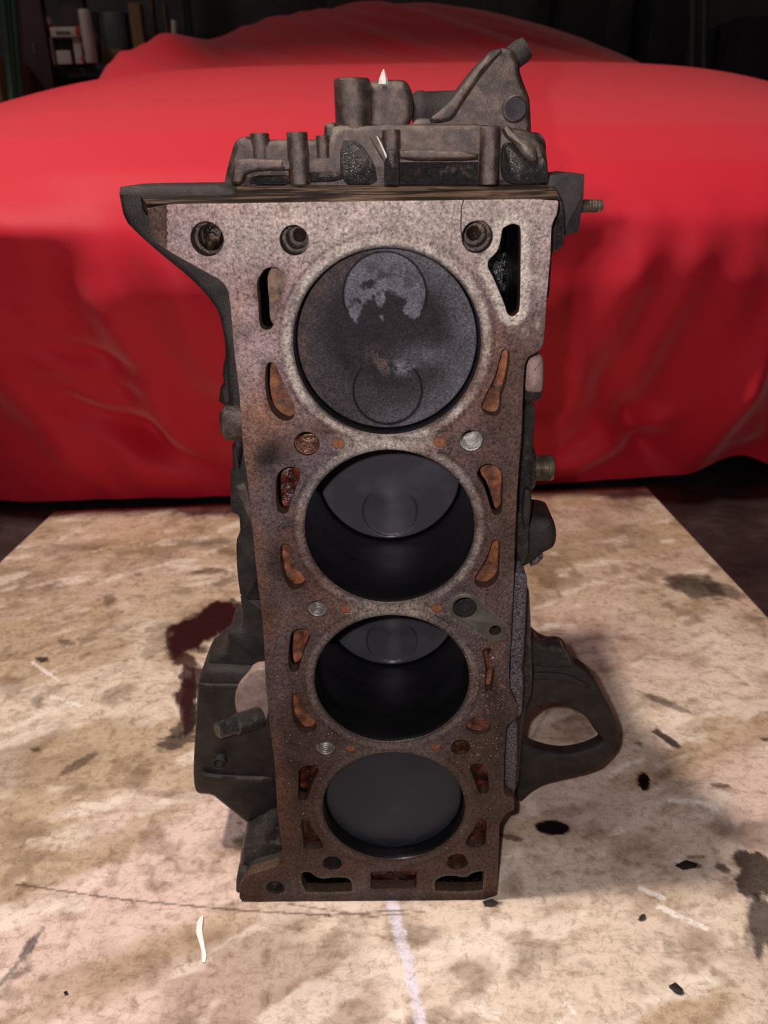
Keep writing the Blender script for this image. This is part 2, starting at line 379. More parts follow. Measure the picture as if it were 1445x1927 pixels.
    stroke([(1260, 1505), (1310, 1508), (1350, 1520)], 5, WH); stroke([(1205, 1670), (1250, 1690)], 5, WH, .7)
    stroke([(1240, 1705), (1330, 1748)], 6, WH, .7); stroke([(60, 1245), (110, 1280)], 3, WH, .7); stroke([(95, 1310), (155, 1328)], 3, WH, .6)
    stroke([(1150, 1460), (1175, 1440), (1210, 1430)], 5, WH, .7); stroke([(905, 1905), (935, 1912)], 9, WH, .7); stroke([(1060, 1880), (1080, 1905), (1050, 1925)], 4, WH, .6)
    stroke([(30, 1663), (230, 1692), (460, 1713), (620, 1722), (760, 1712)], 2.2, (90, 62, 56), .75)
    stroke([(540, 1700), (700, 1724), (800, 1716)], 2.0, (90, 62, 56), .6)
    stroke([(1130, 1400), (1130, 1640)], 2, (160, 130, 110), .2)
    stroke([(1000, 1390), (1028, 1340), (1035, 1330)], 2.5, (100, 80, 76), .5)
    stroke([(0, 1850), (45, 1800), (80, 1745)], 5, (120, 112, 110), .7)
    nr = len(ys); V = np.stack([X.ravel(), Y.ravel(), Zr.ravel()], 1)
    i = np.arange(nr*nc).reshape(nr, nc)
    Fq = np.stack([i[:-1, :-1], i[:-1, 1:], i[1:, 1:], i[1:, :-1]], -1).reshape(-1, 4)
    # skirt gives the sheet its thickness
    ring = np.concatenate([i[0, :], i[1:, -1], i[-1, -2::-1], i[-2:0:-1, 0]])
    Vs = V[ring].copy(); Vs[:, 2] = -0.0055; b = len(V); k = len(ring)
    Fs = [(int(ring[q]), int(ring[(q+1) % k]), b+(q+1) % k, b+q) for q in range(k)]
    V = np.concatenate([V, Vs]); cc = np.concatenate([colr.reshape(-1, 3), colr.reshape(-1, 3)[ring]])
    return V, Fq.tolist()+Fs, cc
m_board, nt, b = new_mat('stained_cardboard')
a = N(nt, 'ShaderNodeAttribute'); a.attribute_name = 'pig'
v = geo(nt); nz = noise(nt, 200, 9, 0.8, v, 0.6); r = ramp(nt, nz.outputs[0], [(0.36, (0.5, 0.44, 0.38)), (0.5, (1, 1, 1)), (0.68, (1.12, 1.12, 1.12))])
nz2 = noise(nt, 1.0, 10, 0.78, geo(nt, (26, 80, 30)), 0.5); r2 = ramp(nt, nz2.outputs[0], [(0.38, (0.52, 0.44, 0.36)), (0.48, (1, 1, 1)), (0.7, (1.06, 1.05, 1.05))])
x = N(nt, 'ShaderNodeMix', data_type='RGBA', blend_type='MULTIPLY'); x.inputs[0].default_value = 0.7
x2 = N(nt, 'ShaderNodeMix', data_type='RGBA', blend_type='MULTIPLY'); x2.inputs[0].default_value = 0.5
nt.links.new(a.outputs['Color'], x.inputs[6]); nt.links.new(r.outputs[0], x.inputs[7]); nt.links.new(x.outputs[2], x2.inputs[6]); nt.links.new(r2.outputs[0], x2.inputs[7])
nt.links.new(x2.outputs[2], b.inputs['Base Color']); b.inputs['Roughness'].default_value = 0.62; b.inputs['Specular IOR Level'].default_value = 0.2
bp = N(nt, 'ShaderNodeBump'); bp.inputs['Strength'].default_value = 0.35; bp.inputs['Distance'].default_value = 0.0006
nt.links.new(nz.outputs[0], bp.inputs['Height']); nt.links.new(bp.outputs[0], b.inputs['Normal'])
V, Fc, cc = board()
bo = link('cardboard_sheet', V, Fc, m_board, None, 0); setcol(bo, cc)
bo.data.shade_smooth()
tag(bo, 'cream cardboard sheet with oil stains lying flat under the engine block', 'cardboard')

# ================================================================== CAR under a red cover
def car_cover():
    # profile along the car: (distance y, height) for the middle line, from hem to tail
    hemy = float(G(1100, 918)[1]) + 0.012
    pA, pB = G(200, 956), G(1100, 918); yawk = float((pB[1]-pA[1])/(pB[0]-pA[0]))
    def zz_(v, y): return float(P(722, v, y)[2])
    prof = [(hemy, 0.0), (hemy-0.002, 0.03), (hemy-0.02, 0.12), (hemy-0.06, 0.20), (hemy-0.11, 0.285)]
    prof += [(y, zz_(v, y)) for y, v in ((hemy-0.135, 415), (hemy-0.12, 370), (hemy-0.08, 310), (hemy+0.01, 240), (0.80, 195), (1.00, 160), (1.18, 138), (1.35, 124), (1.5, 118))]
    zc_ = prof[-1][1]; prof += [(1.65, zc_-.002), (1.85, zc_-0.01), (2.1, zc_), (2.6, zc_), (2.95, zc_*.8), (3.05, .3), (3.07, 0)]
    prof = np.array(prof)
    d = np.concatenate([[0], np.cumsum(np.hypot(*np.diff(prof, axis=0).T))])
    t = np.concatenate([np.linspace(0, d[10], 300), np.linspace(d[10], d[-1], 161)[1:]])
    # smooth the profile
    yy = np.interp(t, d, prof[:, 0]); zz = np.interp(t, d, prof[:, 1])
    k = np.ones(7)/7
    for _ in range(2):
        yy[5:-5] = np.convolve(yy, k, 'same')[5:-5]; zz[5:-5] = np.convolve(zz, k, 'same')[5:-5]
    s = np.linspace(-1, 1, 520)
    T, S = np.meshgrid(t, s, indexing='ij'); Y = np.interp(T, t, yy); Zc = np.interp(T, t, zz)
    xc = 0.045; hw = 1.02
    X = xc + S*hw
    g = np.clip(1 - np.abs(S)**7, 0, 1)**0.5*(1 - 0.10*np.abs(S)**3)
    g = np.maximum(g, 0.02)
    low = 1 - ss(0.30, 0.42, Zc)                       # hanging part
    front = 1 - ss(1.0, 1.6, Y)
    Zs = Zc*np.where(Zc < 0.30, 1.0, 1.0)*g
    Y = Y + 0.30*np.abs(S)**5.0*front
    # greenhouse
    hgt = (zz_(4, 2.3)-zc_)*ss(1.62, 2.3, Y)*(1-ss(2.6, 3.0, Y))
    hx = np.clip(1-np.abs((X-0.02)/0.80)**1.8, 0, 1)**0.85
    Zs = Zs + hgt*hx
    Zs += 0.082*np.exp(-np.abs((X+0.60)/0.15)**3-(((Y-1.90)/0.16)**2))                   # door mirror under the cloth
    Zs += 0.05*np.exp(-(((X-0.86)/0.12)**2)-(((Y-1.75)/0.10)**2))
    # folds on the hanging part
    h = np.clip(1-Zc/0.36, 0, 1)
    A = np.zeros_like(X)
    def fold(x0, z0, x1, z1, wd, amp, end=0.05):
        dx, dz = x1-x0, z1-z0; L = math.hypot(dx, dz); ex, ez = dx/L, dz/L
        a_ = (X-x0)*ex + (Zc-z0)*ez; wd = wd*1.0; b_ = -(X-x0)*ez + (Zc-z0)*ex + 0.012*(vn(a_*14, 0*a_, int(abs(x0)*99))-0.5)
        m = ss(-end, end, a_)*(1-ss(L-end, L+end, a_))
        return amp*np.exp(-(b_/wd)**2)*m
    fl = [(-0.30, .30, -0.26, .04, .020, .016), (-0.235, .33, -0.17, .06, .03, .018), (-0.16, .28, -0.14, .03, .02, .010),
          (-0.40, .24, -0.30, .02, .022, .012), (-0.40, .16, -0.28, .07, .014, -.014), (-0.39, .23, -0.30, .20, .012, -.012), (-0.38, .19, -0.31, .165, .010, -.010),
          (-0.22, .16, -0.12, .10, .018, -.010), (-0.34, .12, -0.24, .04, .016, -.012), (-0.46, .28, -0.40, .04, .022, .010), (-0.44, .43, -0.26, .36, .022, -.007), (-0.46, .40, -0.34, .36, .02, .004),
          (0.28, .33, 0.20, .06, .022, .016), (0.33, .34, 0.29, .10, .018, .012), (0.38, .33, 0.43, .10, .03, .020), (0.45, .30, 0.42, .02, .016, .018),
          (0.50, .30, 0.46, .03, .02, .014), (0.24, .20, 0.34, .04, .016, -.010), (0.36, .10, 0.22, .02, .014, .012), (0.52, .14, 0.56, .02, .02, .022), (0.56, .32, 0.60, .05, .03, .02),
          (0.30, .12, 0.36, .03, .014, -.012), (0.19, .30, 0.21, .18, .02, .012)]
    for f_ in fl: A += fold(*f_[:4], f_[4]*1.5, f_[5]*1.9)
    A += low*(0.010*(fbm(X*7+2, Zc*2.5, 4, 3)-0.5)*2 + 0.004*(fbm(X*22+Zc*12, Zc*9, 6, 3)-0.5)*2)
    A += (1-low)*0.003*(fbm(X*6, (Y+Zc)*4, 8, 3)-0.5)*front
    # wavy edge where the cloth breaks over the bumper
    A += 0.012*np.exp(-((Zc-0.335)/0.03)**2)*(fbm(X*6, X*0+3, 2, 3)-0.5)*2
    # windscreen folds, fanning
    A2 = ss(1.6, 1.9, Y)*0.012*(fbm((X*0.55+Zs*1.6)*16, (X*1.0-Zs*0.5)*1.6, 12, 3)-0.5)*2
    Zs = Zs + A2*1.2
    # hem: pooled and lifted in places
    Yb = Y - A + (X-0.2)*yawk*(1-ss(1.0, 2.0, Y))
    lift = 0.030*np.exp(-((X-0.475)/0.055)**2)+0.006*(fbm(X*9, X*0, 5, 3))
    Zs = Zs + lift*(1-ss(0.0, 0.10, Zc))
    Zs = np.maximum(Zs, 0.001)
    # cloth turned under at the hem
    nr, nc = X.shape; V = np.stack([X.ravel(), Yb.ravel(), Zs.ravel()], 1)
    i = np.arange(nr*nc).reshape(nr, nc); Fq = np.stack([i[:-1, :-1], i[:-1, 1:], i[1:, 1:], i[1:, :-1]], -1).reshape(-1, 4)
    return V, Fq.tolist()
m_red, nt, b = new_mat('red_stretch_cloth')
b.inputs['Base Color'].default_value = (0.60, 0.010, 0.030, 1)
b.inputs['Roughness'].default_value = 0.62; b.inputs['Specular IOR Level'].default_value = 0.35
b.inputs['Sheen Weight'].default_value = 0.34; b.inputs['Sheen Roughness'].default_value = 0.45; b.inputs['Sheen Tint'].default_value = (1, 0.55, 0.5, 1)
v = geo(nt); nz = noise(nt, 900, 2, 0.6, v); bp = N(nt, 'ShaderNodeBump'); bp.inputs['Strength'].default_value = 0.25; bp.inputs['Distance'].default_value = 0.0006
nt.links.new(nz.outputs[0], bp.inputs['Height']); nt.links.new(bp.outputs[0], b.inputs['Normal'])
V, Fc = car_cover()
cv = link('covered_car', V, Fc, m_red, None, 0); cv.data.shade_smooth()
tag(cv, 'low car hidden under a bright red fabric cover behind the engine block', 'car')

# ================================================================== ENGINE BLOCK
eng = empty('engine_block', (0.0, 0.06, 0.0), 'upright rusty four-cylinder engine block standing on end on the cardboard sheet', 'engine')
R = 0.04116; S4 = 0.090
bores = [(0.0, Z0 - S4*k) for k in range(4)]

def z3(u, v): return (200+u/2.779, 320+v/2.779)
def z4(u, v): return (680+u/2.89, 320+v/2.89)
def z5(u, v): return (400+u/3.803, 780+v/3.803)
def z6(u, v): return (720+u/3.141, 780+v/3.141)
def r1(u, v): return (340+u/3.284, 1160+v/3.284)
def r2(u, v): return (720+u/3.01, 1160+v/3.01)
def u2(u, v): return (400+u/1.901, 60+v/1.901)
def mp(f, s): return [f(a, b) for a, b in s]
deck_out = [(276, 385), (660, 379), (1052, 374), (1048.5, 403), (1043, 413), (1038, 427), (1036, 486), (1029, 562), (1026, 614), (1022.5, 650),
            (1014, 662), (993, 673), (988, 687), (985, 728), (982, 820), (975, 900), (970, 1000), (967, 1100), (962, 1193), (958, 1270), (960, 1300),
            (975, 1330), (972, 1353), (953, 1366), (949, 1426), (948, 1495), (968, 1502), (968, 1525), (952, 1531), (940, 1551), (938, 1618), (935, 1694),
            (700, 1696), (457, 1698), (450, 1690), (451, 1664), (470, 1646), (523, 1631), (531, 1616), (530, 1590), (522, 1530), (517, 1440), (508, 1370), (500, 1290), (497, 1220),
            (493, 1160), (485, 1100), (475, 1000), (465, 900), (457, 850), (450, 740), (440, 660), (432, 565), (428, 545), (415, 528), (350, 492), (320, 475), (283, 447)]
slots = {  # outline, depth (m), material
 'L1': (mp(z3, [(800,560),(830,520),(870,510),(910,525),(935,570),(930,610),(905,680),(880,780),(865,825),(840,835),(812,825),(800,780),(795,680),(788,600)]), .020, m_rustg),
 'L2': (mp(z3, [(836,1030),(855,1008),(880,1020),(905,1070),(940,1160),(980,1240),(980,1290),(950,1312),(910,1305),(865,1260),(840,1190),(832,1110)]), .013, m_rust),
 'R1': (mp(z4, [(850,300),(865,330),(865,500),(860,740),(840,785),(820,795),(795,780),(775,720),(720,590),(690,530),(695,490),(740,440),(760,370),(770,320),(815,295)]), .045, m_void),
 'R2': (mp(z4, [(770,980),(800,985),(805,1040),(785,1160),(762,1230),(758,1300),(740,1335),(700,1335),(665,1315),(655,1280),(680,1220),(725,1130),(750,1040)]), .009, m_rust),
 'L3': (mp(z5, [(520,385),(580,378),(615,400),(622,440),(590,540),(560,620),(540,690),(520,712),(490,710),(465,680),(455,600),(455,480),(475,420)]), .022, m_rustd),
 'L4': (mp(z5, [(490,940),(540,935),(560,980),(590,1080),(650,1160),(665,1200),(640,1240),(590,1262),(550,1240),(510,1170),(490,1080),(483,1000)]), .010, m_rust),
 'L5': (mp(r1, [(670,200),(680,120),(710,85),(760,80),(795,100),(790,150),(760,220),(730,320),(700,347),(675,330),(665,270)]), .012, m_rust),
 'L6': (mp(r1, [(690,490),(730,485),(745,540),(790,600),(835,660),(825,710),(780,728),(740,710),(700,650),(688,580)]), .007, m_rust),
 'L7': (mp(r1, [(730,960),(760,930),(830,925),(850,960),(820,1020),(800,1070),(775,1135),(735,1135),(725,1090),(728,1000)]), .012, m_rustd),
 'L8': (mp(r1, [(745,1265),(790,1255),(810,1300),(840,1350),(878,1410),(870,1435),(820,1450),(765,1435),(755,1360)]), .010, m_rustd),
 'BL': (mp(r1, [(745,1600),(765,1582),(800,1585),(840,1612),(880,1622),(960,1615),(1030,1620),(1055,1650),(1055,1690),(1040,1702),(800,1707),(770,1690),(750,1650)]), .045, m_void),
 'BC': ([(700,1642),(740,1640),(780,1640),(783,1650),(783,1667),(777,1673),(740,1673.5),(703,1673.5),(698,1666),(698,1650)], .009, m_rustd),
 'BR': (mp(r2, [(300,1500),(340,1475),(400,1470),(470,1478),(510,1455),(565,1445),(572,1460),(565,1530),(545,1555),(320,1557),(298,1535)]), .045, m_void),
 'R8': (mp(r2, [(540,1160),(565,1145),(585,1160),(588,1200),(582,1280),(560,1310),(500,1312),(475,1290),(480,1260),(515,1210)]), .010, m_rustd),
 'R7': (mp(r2, [(495,855),(530,835),(570,845),(592,880),(600,940),(600,985),(575,1012),(550,1005),(530,960),(505,890)]), .008, m_rustd),
 'R6': (mp(r2, [(475,620),(500,585),(555,575),(600,600),(608,640),(580,670),(530,670),(490,650)]), .004, m_rust),
 'R5': (mp(r2, [(568,200),(590,185),(615,188),(600,215),(600,240),(630,300),(628,350),(615,420),(590,425),(580,400),(585,330),(580,260)]), .009, m_rust),
 'R3': (mp(z6, [(560,350),(580,310),(620,295),(660,305),(700,345),(712,400),(708,470),(705,560),(680,600),(650,580),(625,500),(600,430),(570,385)]), .012, m_rust),
 'R4': (mp(z6, [(650,755),(680,745),(692,780),(690,880),(685,960),(650,1010),(600,1027),(555,1010),(548,970),(580,910),(620,840)]), .008, m_rust)}
# round holes: pixel centre, pixel radius, thread material, depth, threaded
rounds = [((389.6, 450), 31, m_oilbr, .016, 'debris'), ((553.4, 452.4), 27, m_oilbr, .022, 'plain'), ((898, 446), 29, m_oilbr, .016, 'plain'),
          ((577, 835.6), 23.5, m_threadr, .03, 'thread'), ((887, 830.5), 22, m_thread, .03, 'thread'), ((597, 1147), 18.5, m_thread, .03, 'thread'),
          ((874.4, 1144), 22, m_castd, .03, 'thread'), ((931.7, 1186.6), 10.5, m_void, .03, 'plain'), ((612, 1409.7), 18, m_thread, .012, 'thread'),
          ((867, 1407), 18, m_threadr, .012, 'thread'), ((625, 1625.5), 18, m_castd, .02, 'thread'), ((860.5, 1622.5), 20, m_threadr, .014, 'thread'), ((518, 1671), 17, m_castw, .004, 'plain')]
plugs = [((636.5, 834.6), 11), ((827, 832), 10.5), ((650, 1146), 9.5), ((822.5, 1145.5), 9.5), ((659.7, 1409.7), 8.5), ((819.7, 1406.5), 8.5)]
TH_D = 0.007
def circ(cx, cz, r, n): a = np.linspace(0, 2*math.pi, n, endpoint=False); return np.stack([cx+r*np.cos(a), cz+r*np.sin(a)], 1)
def px_r(c, r): a = P(c[0]-r, c[1], 0); b = P(c[0]+r, c[1], 0); return (b[0]-a[0])/2
def resample(p, step):
    q = np.concatenate([p, p[:1]]); d = np.concatenate([[0], np.cumsum(np.linalg.norm(np.diff(q, axis=0), axis=1))])
    n = max(8, int(d[-1]/step)); t = np.linspace(0, d[-1], n, endpoint=False)
    return np.stack([np.interp(t, d, q[:, 0]), np.interp(t, d, q[:, 1])], 1)
def pip(p, poly):
    x, y = p[:, 0][:, None], p[:, 1][:, None]; a = poly; b = np.roll(poly, -1, 0)
    c = (a[:, 1] > y) != (b[:, 1] > y)
    xi = (b[:, 0]-a[:, 0])*(y-a[:, 1])/np.where(b[:, 1]-a[:, 1] == 0, 1e-12, b[:, 1]-a[:, 1])+a[:, 0]
    return (np.sum(c & (x < xi), 1) % 2) == 1
out_xz = ccw(chaikin(px2xz(deck_out, 0), 1, 0.12)); out_xz = resample(out_xz, 0.0012)
hole_l = []
for cx, cz in bores: hole_l.append(circ(cx, cz, R, 220))
slot_xz = {}
for k, (pts, dp, mt) in slots.items():
    q = ccw(resample(smooth_loop(px2xz(pts, 0), n=5), 0.0008)); slot_xz[k] = q; hole_l.append(q)
rnd_xz = []
for c, r, mt, dp, kd in rounds:
    q = P(c[0], c[1], 0); rr = px_r(c, r); rnd_xz.append((q[0], q[2], rr)); hole_l.append(circ(q[0], q[2], rr, 48))
plug_xz = []
for c, r in plugs:
    q = P(c[0], c[1], 0); rr = px_r(c, r); plug_xz.append((q[0], q[2], rr)); hole_l.append(circ(q[0], q[2], rr, 30))

def deck_mesh():
    bev = 0.00045
    loops = [inset(out_xz, bev)] + [inset(ccw(h), -bev) for h in hole_l]
    pts = []; edges = []
    for l in loops:
        b = len(pts); n = len(l); pts += [tuple(q) for q in l]; edges += [(b+i, b+(i+1) % n) for i in range(n)]
    nb = len(pts)
    st = 0.0011; gx = np.arange(out_xz[:, 0].min(), out_xz[:, 0].max(), st); gz = np.arange(out_xz[:, 1].min(), out_xz[:, 1].max(), st)
    Xg, Zg = np.meshgrid(gx, gz); Xg[::2] += st/2; gp = np.stack([Xg.ravel(), Zg.ravel()], 1)
    keep = pip(gp, out_xz)
    for h in hole_l:
        lo, hi = h.min(0)-.001, h.max(0)+.001
        m = keep & (gp[:, 0] > lo[0]) & (gp[:, 0] < hi[0]) & (gp[:, 1] > lo[1]) & (gp[:, 1] < hi[1])
        ix = np.where(m)[0]; keep[ix[pip(gp[ix], h)]] = False
    gp = gp[keep]; bpts = np.array(pts)
    cell = {}
    for q in bpts:
        cell.setdefault((int(q[0]//st), int(q[1]//st)), []).append(q)
    ok = []
    for q in gp:
        i, j = int(q[0]//st), int(q[1]//st); bad = False
        for a_ in (-1, 0, 1):
            for b_ in (-1, 0, 1):
                for r_ in cell.get((i+a_, j+b_), ()):
                    if (r_[0]-q[0])**2+(r_[1]-q[1])**2 < (0.55*st)**2: bad = True; break
        ok.append(not bad)
    gp = gp[np.array(ok)]
    allp = [Vector(p) for p in pts] + [Vector(p) for p in gp]
    ov, oe, of, _, _, _ = delaunay_2d_cdt(allp, edges, [], 0, 1e-7)
    ov = np.array([(p.x, p.y) for p in ov]); of = np.array([f for f in of if len(f) == 3])
    cen = ov[of].mean(1); keep = pip(cen, loops[0])
    for l in loops[1:]:
        lo, hi = l.min(0), l.max(0)
        ix = np.where(keep & (cen[:, 0] > lo[0]) & (cen[:, 0] < hi[0]) & (cen[:, 1] > lo[1]) & (cen[:, 1] < hi[1]))[0]
        keep[ix[pip(cen[ix], l)]] = False
    of = of[keep]
    V = np.stack([ov[:, 0], np.zeros(len(ov)), ov[:, 1]], 1)
    Fc = [tuple(int(i) for i in f) for f in of]; V = V.tolist()
    fullloops = [out_xz] + [ccw(h) for h in hole_l]
    for li, l in enumerate(fullloops):
        s = 1 if li == 0 else -1
        A = inset(l, bev*s); rows = []
        for (q, y) in ((A, 0.0), (inset(l, bev*0.3*s), bev*0.3), (l, bev), (l, TH_D)):
            b = len(V); V += [[p[0], y, p[1]] for p in q]; rows.append(b)
        n = len(l)
        for r in range(3):
            for i in range(n): Fc.append((rows[r]+i, rows[r]+(i+1) % n, rows[r+1]+(i+1) % n, rows[r+1]+i))
    V = np.array(V)
    # ---------- colours and fine relief
    x, z = V[:, 0], V[:, 2]; p2 = np.stack([x, z], 1); u, v = proj(x, V[:, 1], z)
    silver = np.array(lin((190, 166, 164))); rust = np.array(lin((146, 106, 86))); umber = np.array(lin((102, 78, 70)))
    plum = np.array(lin((120, 104, 106))); polish = np.array(lin((212, 200, 186))); orange = np.array(lin((166, 112, 80))); soot = np.array(lin((30, 24, 24)))
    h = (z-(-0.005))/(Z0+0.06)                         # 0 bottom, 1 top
    n1 = fbm(x*45, z*45, 1, 5); n2 = fbm(x*110, z*110, 2, 4); n3 = fbm(x*18, z*18, 3, 4)
    c = np.broadcast_to(plum, (len(x), 3)).copy()
    c = mix(c, umber, ss(0.40, 0.60, n3)*0.8)
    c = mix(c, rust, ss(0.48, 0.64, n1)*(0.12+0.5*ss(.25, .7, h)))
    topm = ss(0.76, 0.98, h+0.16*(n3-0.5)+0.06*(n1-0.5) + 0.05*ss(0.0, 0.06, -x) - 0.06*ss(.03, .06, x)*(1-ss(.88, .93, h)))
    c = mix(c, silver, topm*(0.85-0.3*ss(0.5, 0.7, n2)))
    c = mix(c, umber*.8, ss(.55, .70, fbm(x*30+7, z*22, 21, 5))*0.55*(1-topm*.6))
    c = mix(c, polish, ss(0.93, 0.985, h+0.03*(n1-.5))*0.5*(1-ss(0.02, 0.06, np.abs(x)-0.03)))
    # rust streak along the left edge
    edge = 1-ss(0.002, 0.012, dist_poly(p2, out_xz[::4]))
    left = ss(0.0, 0.03, -x-0.03)
    c = mix(c, orange, edge*left*(0.15+0.5*ss(0.4, 0.6, n1))*(1-topm*0.7)*(.35+.65*ss(.2, .6, h)))
    c = mix(c, orange*0.9, np.exp(-(((u-500)/40)**2+((v-780)/60)**2))*0.6)
    dmin = np.full(len(x), 9.9); ringw = 0
    for k, (cx, cz) in enumerate(bores):
        d = np.hypot(x-cx, z-cz)-R; dmin = np.minimum(dmin, np.abs(d))
        amt = (0.95, .45, .22, .08)[k]*(0.35+0.65*ss(.35, .55, fbm(x*90, z*90, 14+k, 3)))
        rb = ss(0.0007, 0.0013, d)*(1-ss(0.0040, 0.0048, d+0.0010*(n2-.5)))
        band = np.exp(-((z-(cz-S4/2))/0.004)**2)*ss(0.034, 0.0, np.abs(x)) if False else 0
        c = mix(c, mix(polish*np.ones((len(x), 1)), plum*np.ones((len(x), 1)), ss(.45, .62, n1)*0.6)*(1.0), rb*amt)
        inner = np.exp(-((d-0.0006)/0.0008)**2); c = mix(c, np.array(lin((62, 58, 62))), inner*0.8)
        line = np.exp(-((d-0.0060-0.0006*(n3-.5))/0.00045)**2); c = mix(c, soot*2, line*0.65*ss(.38, .46, n1))
    for k in range(3):
        zc = Z0-S4*(k+.5); m = np.exp(-((z-zc)/0.0055)**2)*(1-ss(0.012, 0.030, np.abs(x)))
        st_ = fbm(x*60, z*900, 5, 3); c = mix(c, polish*(0.7+0.6*st_[:, None]), m*(.55, .5, .15)[k])
    for (gx_, gz_, gr_) in plug_xz:
        t_ = np.clip(((x-gx_)*np.sign(gx_)-0.0)/0.010, 0, 1)*-1+0; sx = np.sign(gx_)
        dl = np.hypot(np.maximum(np.abs(x-(gx_+sx*0.006))-0.006, 0), np.abs(z-gz_)*1.25)
        c = mix(c, soot*1.5, np.exp(-((dl-0.0068)/0.00040)**2)*0.5*((x-gx_)*sx < .006))
    # polished collars
    d = dist_poly(p2, slot_xz['R1']); c = mix(c, polish*1.05, (1-ss(0.0032, 0.0046, d+0.001*(n1-.5)))*0.9)
    mk = np.exp(-(((u-1000)/28)**2)) * ss(480, 520, v)*(1-ss(600, 640, v)); c = mix(c, polish, mk*0.8*ss(.4, .6, fbm(x*200, z*60, 8, 3)+0.1))
    for kk in ('BL', 'BR'):
        d = dist_poly(p2, slot_xz[kk]); c = mix(c, np.array(lin((140, 138, 124))), (1-ss(0.0010, 0.0020, d))*0.6)
    for kk in slot_xz:
        if kk in ('BL', 'BR', 'R1'): continue
        d = dist_poly(p2, slot_xz[kk]); c = mix(c, umber*0.8, (1-ss(0.0004, 0.0040, d+0.002*(n1-.5)))*0.45)
    # capsule insert recess
    a0, a1 = np.array(rnd_xz[6][:2]), np.array(rnd_xz[7][:2]); dd = a1-a0; t = np.clip(((p2-a0)@dd)/(dd@dd), 0, 1)
    dc = np.hypot(*(p2-(a0+t[:, None]*dd)).T) - (0.0086*(1-t)+0.0062*t)
    c = mix(c, np.array(lin((106, 100, 90))), 1-ss(-0.0003, 0.0002, dc)); c = mix(c, np.array(lin((150, 142, 124))), np.exp(-((dc+.0002)/.00045)**2)*.8)
    # soot and oil blotches (pixel positions turned into spots on the face)
    for (su, sv, rx, ry, a_) in [(510, 862, 30, 36, .85), (490, 870, 16, 18, .6), (545, 990, 30, 12, .55), (505, 1150, 22, 30, .7), (515, 1060, 18, 40, .5), (470, 500, 50, 16, .25), (560, 800, 20, 12, .3),
                              (925, 1310, 24, 40, .6), (960, 1250, 10, 60, .5), (550, 1440, 26, 22, .5), (760, 826, 90, 5, .5), (745, 1140, 60, 6, .4), (840, 1190, 30, 20, .45), (700, 1690, 300, 8, .5), (940, 1400, 14, 60, .4), (500, 1340, 10, 90, .3)]:
        m = np.exp(-(((u-su)/rx)**2+((v-sv)/ry)**2))*ss(.3, .6, n2+.12); c = mix(c, soot, m*a_)
    for (su, sv, rx, ry, a_) in [(635, 810, 40, 10, .6), (610, 800, 20, 14, .5), (540, 960, 14, 7, .9), (900, 700, 40, 60, .35), (940, 640, 40, 40, .35), (470, 930, 12, 120, .6), (482, 1060, 12, 90, .6), (500, 1230, 10, 120, .5), (560, 1230, 30, 60, .25), (925, 1120, 30, 30, .5), (900, 1120, 40, 12, .5), (930, 1220, 20, 30, .45)]:
        m = np.exp(-(((u-su)/rx)**2+((v-sv)/ry)**2))*ss(.3, .6, n1+.1); c = mix(c, orange*.8, m*a_*.6)
    c = c*0.84*(0.72+0.28*ss(.05, .75, h))[:, None]      # colour gets darker towards the foot
    front = V[:, 1] < 1e-6
    earm = (u < 312) & (v < 475) & front; c[earm] = np.array(lin((104, 82, 70)))*0.8
    wall = V[:, 1] >= bev*0.99; c[wall] = np.array(lin((92, 70, 58)))
    pit = ss(0.5, 0.8, fbm(x*350, z*350, 9, 3)); V[:, 1] += np.where(front, pit*0.00012 + np.where((u < 312) & (v < 475), 0.0010, 0), 0)
    return V, Fc, c
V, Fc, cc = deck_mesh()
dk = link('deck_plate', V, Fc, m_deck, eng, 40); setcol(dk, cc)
dk['label'] = 'flat machined head face with brown rust and oil stains'

# block shell behind the face
inner = resample(inset(out_xz, 0.0060), 0.004)
shell_o = resample(inset(out_xz, 0.0008), 0.004)
V, Fc = slab_geo(shell_o, [inner], TH_D+0.0002, 0.112, 0.001)
V = np.array(V); V[:, 2] = np.maximum(V[:, 2], 0.0005)
link('block_shell', V, Fc, m_castd, eng, 40)
cb = [P(470, 420, 0.02), P(960, 420, 0.02)]
box('crankcase', ((-0.002), 0.176, 0.193), (0.115, 0.134, 0.38), m_castd, eng, 0, 0.01)

for k in range(5):
    box('crankcase_web', (-0.002, 0.172, 0.018+0.0885*k), (0.138, 0.118, 0.009), m_castd, eng, 0, 0.003)
for sx in (-1, 1):
    box('pan_rail', (-0.002+sx*0.064, 0.236, 0.193), (0.022, 0.014, 0.385), m_castd, eng, 0, 0.003)
    for k in range(4): lathe('side_plug', [(0, 0.016), (0.002, 0.016), (0.003, 0.014), (0.0015, 0.012), (0.0015, 0.0002)], (-0.002+sx*0.0565, 0.172, 0.064+0.0885*k), (sx, 0, 0), m_castd, eng, 32, False)
